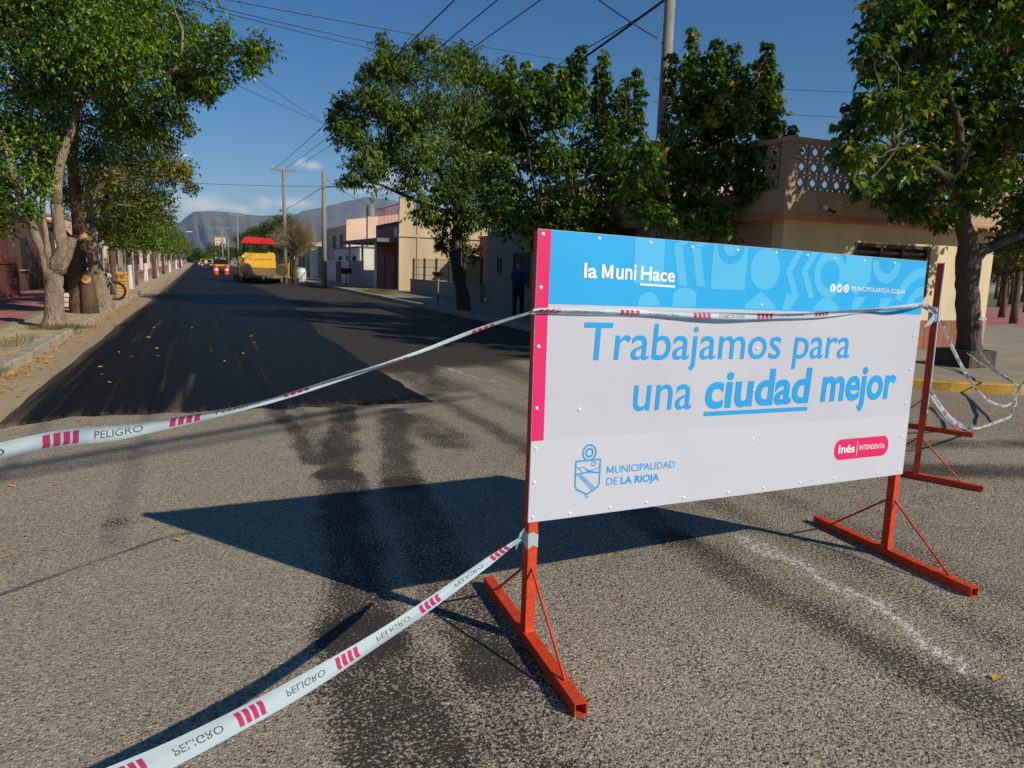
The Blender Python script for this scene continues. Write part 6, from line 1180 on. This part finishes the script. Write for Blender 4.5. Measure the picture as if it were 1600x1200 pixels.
# ---- fallen leaves
leaf_mat('fallen_yellow', [srgb(196, 140, 40), srgb(214, 160, 50), srgb(206, 120, 30), srgb(190, 150, 70)], .6, .2, .3)
fm = MB(); pr_ = [(-.5, 0), (-.3, .22), (0, .32), (.3, .2), (.5, 0), (.3, -.22), (0, -.3), (-.3, -.2)]
fm.v = [(x, y, .10*abs(y)*2+.12*(x*x)) for x, y in pr_]+[(0, 0, .0)]; fm.f = [(i, (i+1) % 8, 8) for i in range(8)]
flm = None; rgl = random.Random(4)
FL = [(196, 536), (186, 550), (206, 557), (194, 574), (160, 585), (171, 597), (157, 573), (255, 520), (258, 526), (245, 544), (247, 556), (266, 544), (295, 549), (339, 529), (352, 523), (360, 537), (393, 525), (397, 535), (235, 496), (232, 527), (351, 564), (107, 615), (125, 657), (130, 567), (146, 553), (114, 539), (204, 715), (19, 759), (54, 756), (87, 757), (279, 843), (254, 830), (10, 858), (1555, 1058), (268, 505), (300, 512), (205, 517), (222, 540), (330, 548), (176, 530), (285, 533), (310, 540), (60, 600), (85, 585), (150, 520), (240, 512), (420, 545), (380, 552), (12, 690), (40, 640)]
for i, (px, py) in enumerate(FL):
    p = G(px, py, 0); z = .040 if (p.y > 8.7 and p.x > -1.45) else .008; p = G(px, py, z); s_ = rgl.uniform(.05, .085) if p.y > 6 else rgl.uniform(.035, .05)
    if flm is None: o = mk('fallen_leaf', fm, 'fallen_yellow', local=True); flm = o.data; at = flm.attributes.new('leafvar', 'FLOAT', 'POINT'); at.data.foreach_set('value', np.full(9, .4, dtype=np.float32))
    else: o = bpy.data.objects.new('fallen_leaf', flm); COL.objects.link(o)
    o.location = p; o.rotation_euler = (rgl.uniform(-.3, .3), rgl.uniform(-.3, .3), rgl.uniform(0, 6.28)); o.scale = (s_*1.25, s_, s_); props(o, 'small yellow fallen leaf on the fresh black asphalt' if z > .03 else ('small yellow fallen leaf on the sandy strip beside the left gutter' if p.y > 6.5 else 'small fallen leaf on the old grey road, %s' % {26: 'under the long tape', 27: 'at the left edge, upper one', 28: 'second from the left edge', 29: 'third from the left edge under the tape', 30: 'orange, below the tip of the sign shadow', 31: 'just above the bright orange one', 32: 'at the left edge, lower one', 33: 'alone near the lower right corner', 48: 'at the left edge below the long tape', 49: 'at the left edge above the long tape'}.get(i, 'near the left edge')), 'leaf', 'yellow leaves fallen on the road')
def scatter(name, label, cat, pts, sizes, dirs, wd, mt, var, rng, droop=0):
    V, F = leaves_np(pts, dirs, sizes, wd, droop, rng); o_ = np_mesh(name, V, F, 3, mt, {'leafvar': np.repeat(var, 5)}); return props(o_, label, cat, kind='stuff')
rng = np.random.default_rng(55); n = 900; yy = 9+rng.random(n)**1.4*26; xx = -2.36+np.abs(rng.normal(size=n))*.16; k_ = rng.random(n) < .3; xx[k_] = -2.5-rng.random(k_.sum())*1.0
P_ = np.stack([xx, yy, np.where(xx < -2.42, .125, .015)], 1); a = rng.random(n)*6.28; D_ = np.stack([np.cos(a), np.sin(a), .15+.1*rng.normal(size=n)], 1); scatter('leaf_litter', 'thin drift of yellow leaves along the left gutter', 'leaves', P_, .04+.04*rng.random(n), D_, .6, 'fallen_yellow', rng.random(n), rng)
leaf_mat('grass_blade', [srgb(84, 92, 42), srgb(112, 112, 58), srgb(140, 126, 80)], .7, .3, .2)
pts = []
for (cx_, cy_, rx2, ry2, z, cnt) in ((bx+.15, by-.35, .55, .45, .10, 900), (-2.47, 11.2, .12, .5, .06, 350), (-2.7, 10.2, .5, .5, .10, 200), (-2.8, 30.5, .3, .6, .1, 300), (8.7, 40, .5, 3.2, .13, 2600), (9.6, 42.5, .9, 1.5, .13, 1800), (-2.9, 14.5, .3, 1.2, .1, 250)):
    q_ = rng.normal(size=(cnt, 2))*.5; pts.append(np.stack([cx_+q_[:, 0]*rx2, cy_+q_[:, 1]*ry2, np.full(cnt, z)], 1))
P_ = np.concatenate(pts); n = len(P_); D_ = rng.normal(size=(n, 3))*.45; D_[:, 2] = 1; D_ /= np.linalg.norm(D_, axis=1, keepdims=True); scatter('grass', 'tufts of dry grass along the kerbs and tree feet', 'grass', P_, .05+.10*rng.random(n), D_, .09, 'grass_blade', rng.random(n), rng)
# pebbles and crumbs of stone on the old surface near the camera
n = 1500; xx = rng.uniform(-2, 6, n); yy = 1.2+rng.random(n)*9; pm = MB(); pts = []; sz = .003+.006*rng.random(n)**2; sz[:40] *= 1.8
V = []; F = []
octa = np.array([(1, 0, 0), (-1, 0, 0), (0, 1, 0), (0, -1, 0), (0, 0, .7), (0, 0, -.3)]); of = np.array([(0, 2, 4), (2, 1, 4), (1, 3, 4), (3, 0, 4), (2, 0, 5), (1, 2, 5), (3, 1, 5), (0, 3, 5)])
V = (octa[None]*(1+.35*rng.normal(size=(n, 6, 1)))*sz[:, None, None]+np.stack([xx, yy, np.full(n, .004)], 1)[:, None]).reshape(-1, 3); F = (np.arange(n)[:, None, None]*6+of[None]).reshape(-1, 3)
mat('crumb_stone', srgb(120, 108, 92), .9, .35, 40); props(np_mesh('loose_gravel', V, F, 3, 'crumb_stone'), 'scattered crumbs of gravel on the old road', 'gravel', kind='stuff')
# ---- the hazy air
hz = MB(); hz.b2(-15500, 15500, -15500, 15500, -30, 1300); ho = mk('haze', hz, mat('haze_unused', (.5, .5, .5)))
hm = bpy.data.materials.new('haze_air'); hm.use_nodes = True; ht = hm.node_tree; ht.nodes.clear(); ho_ = N(ht, 'ShaderNodeOutputMaterial'); pv = N(ht, 'ShaderNodeVolumePrincipled'); pv.inputs['Color'].default_value = (.52, .70, 1.0, 1); pv.inputs['Density'].default_value = 4.2e-5; pv.inputs['Anisotropy'].default_value = 0.0; ht.links.new(pv.outputs[0], ho_.inputs['Volume'])
ho.data.materials.clear(); ho.data.materials.append(hm); props(ho, 'thin blue haze of the air over the town and hills', 'haze', kind='stuff')
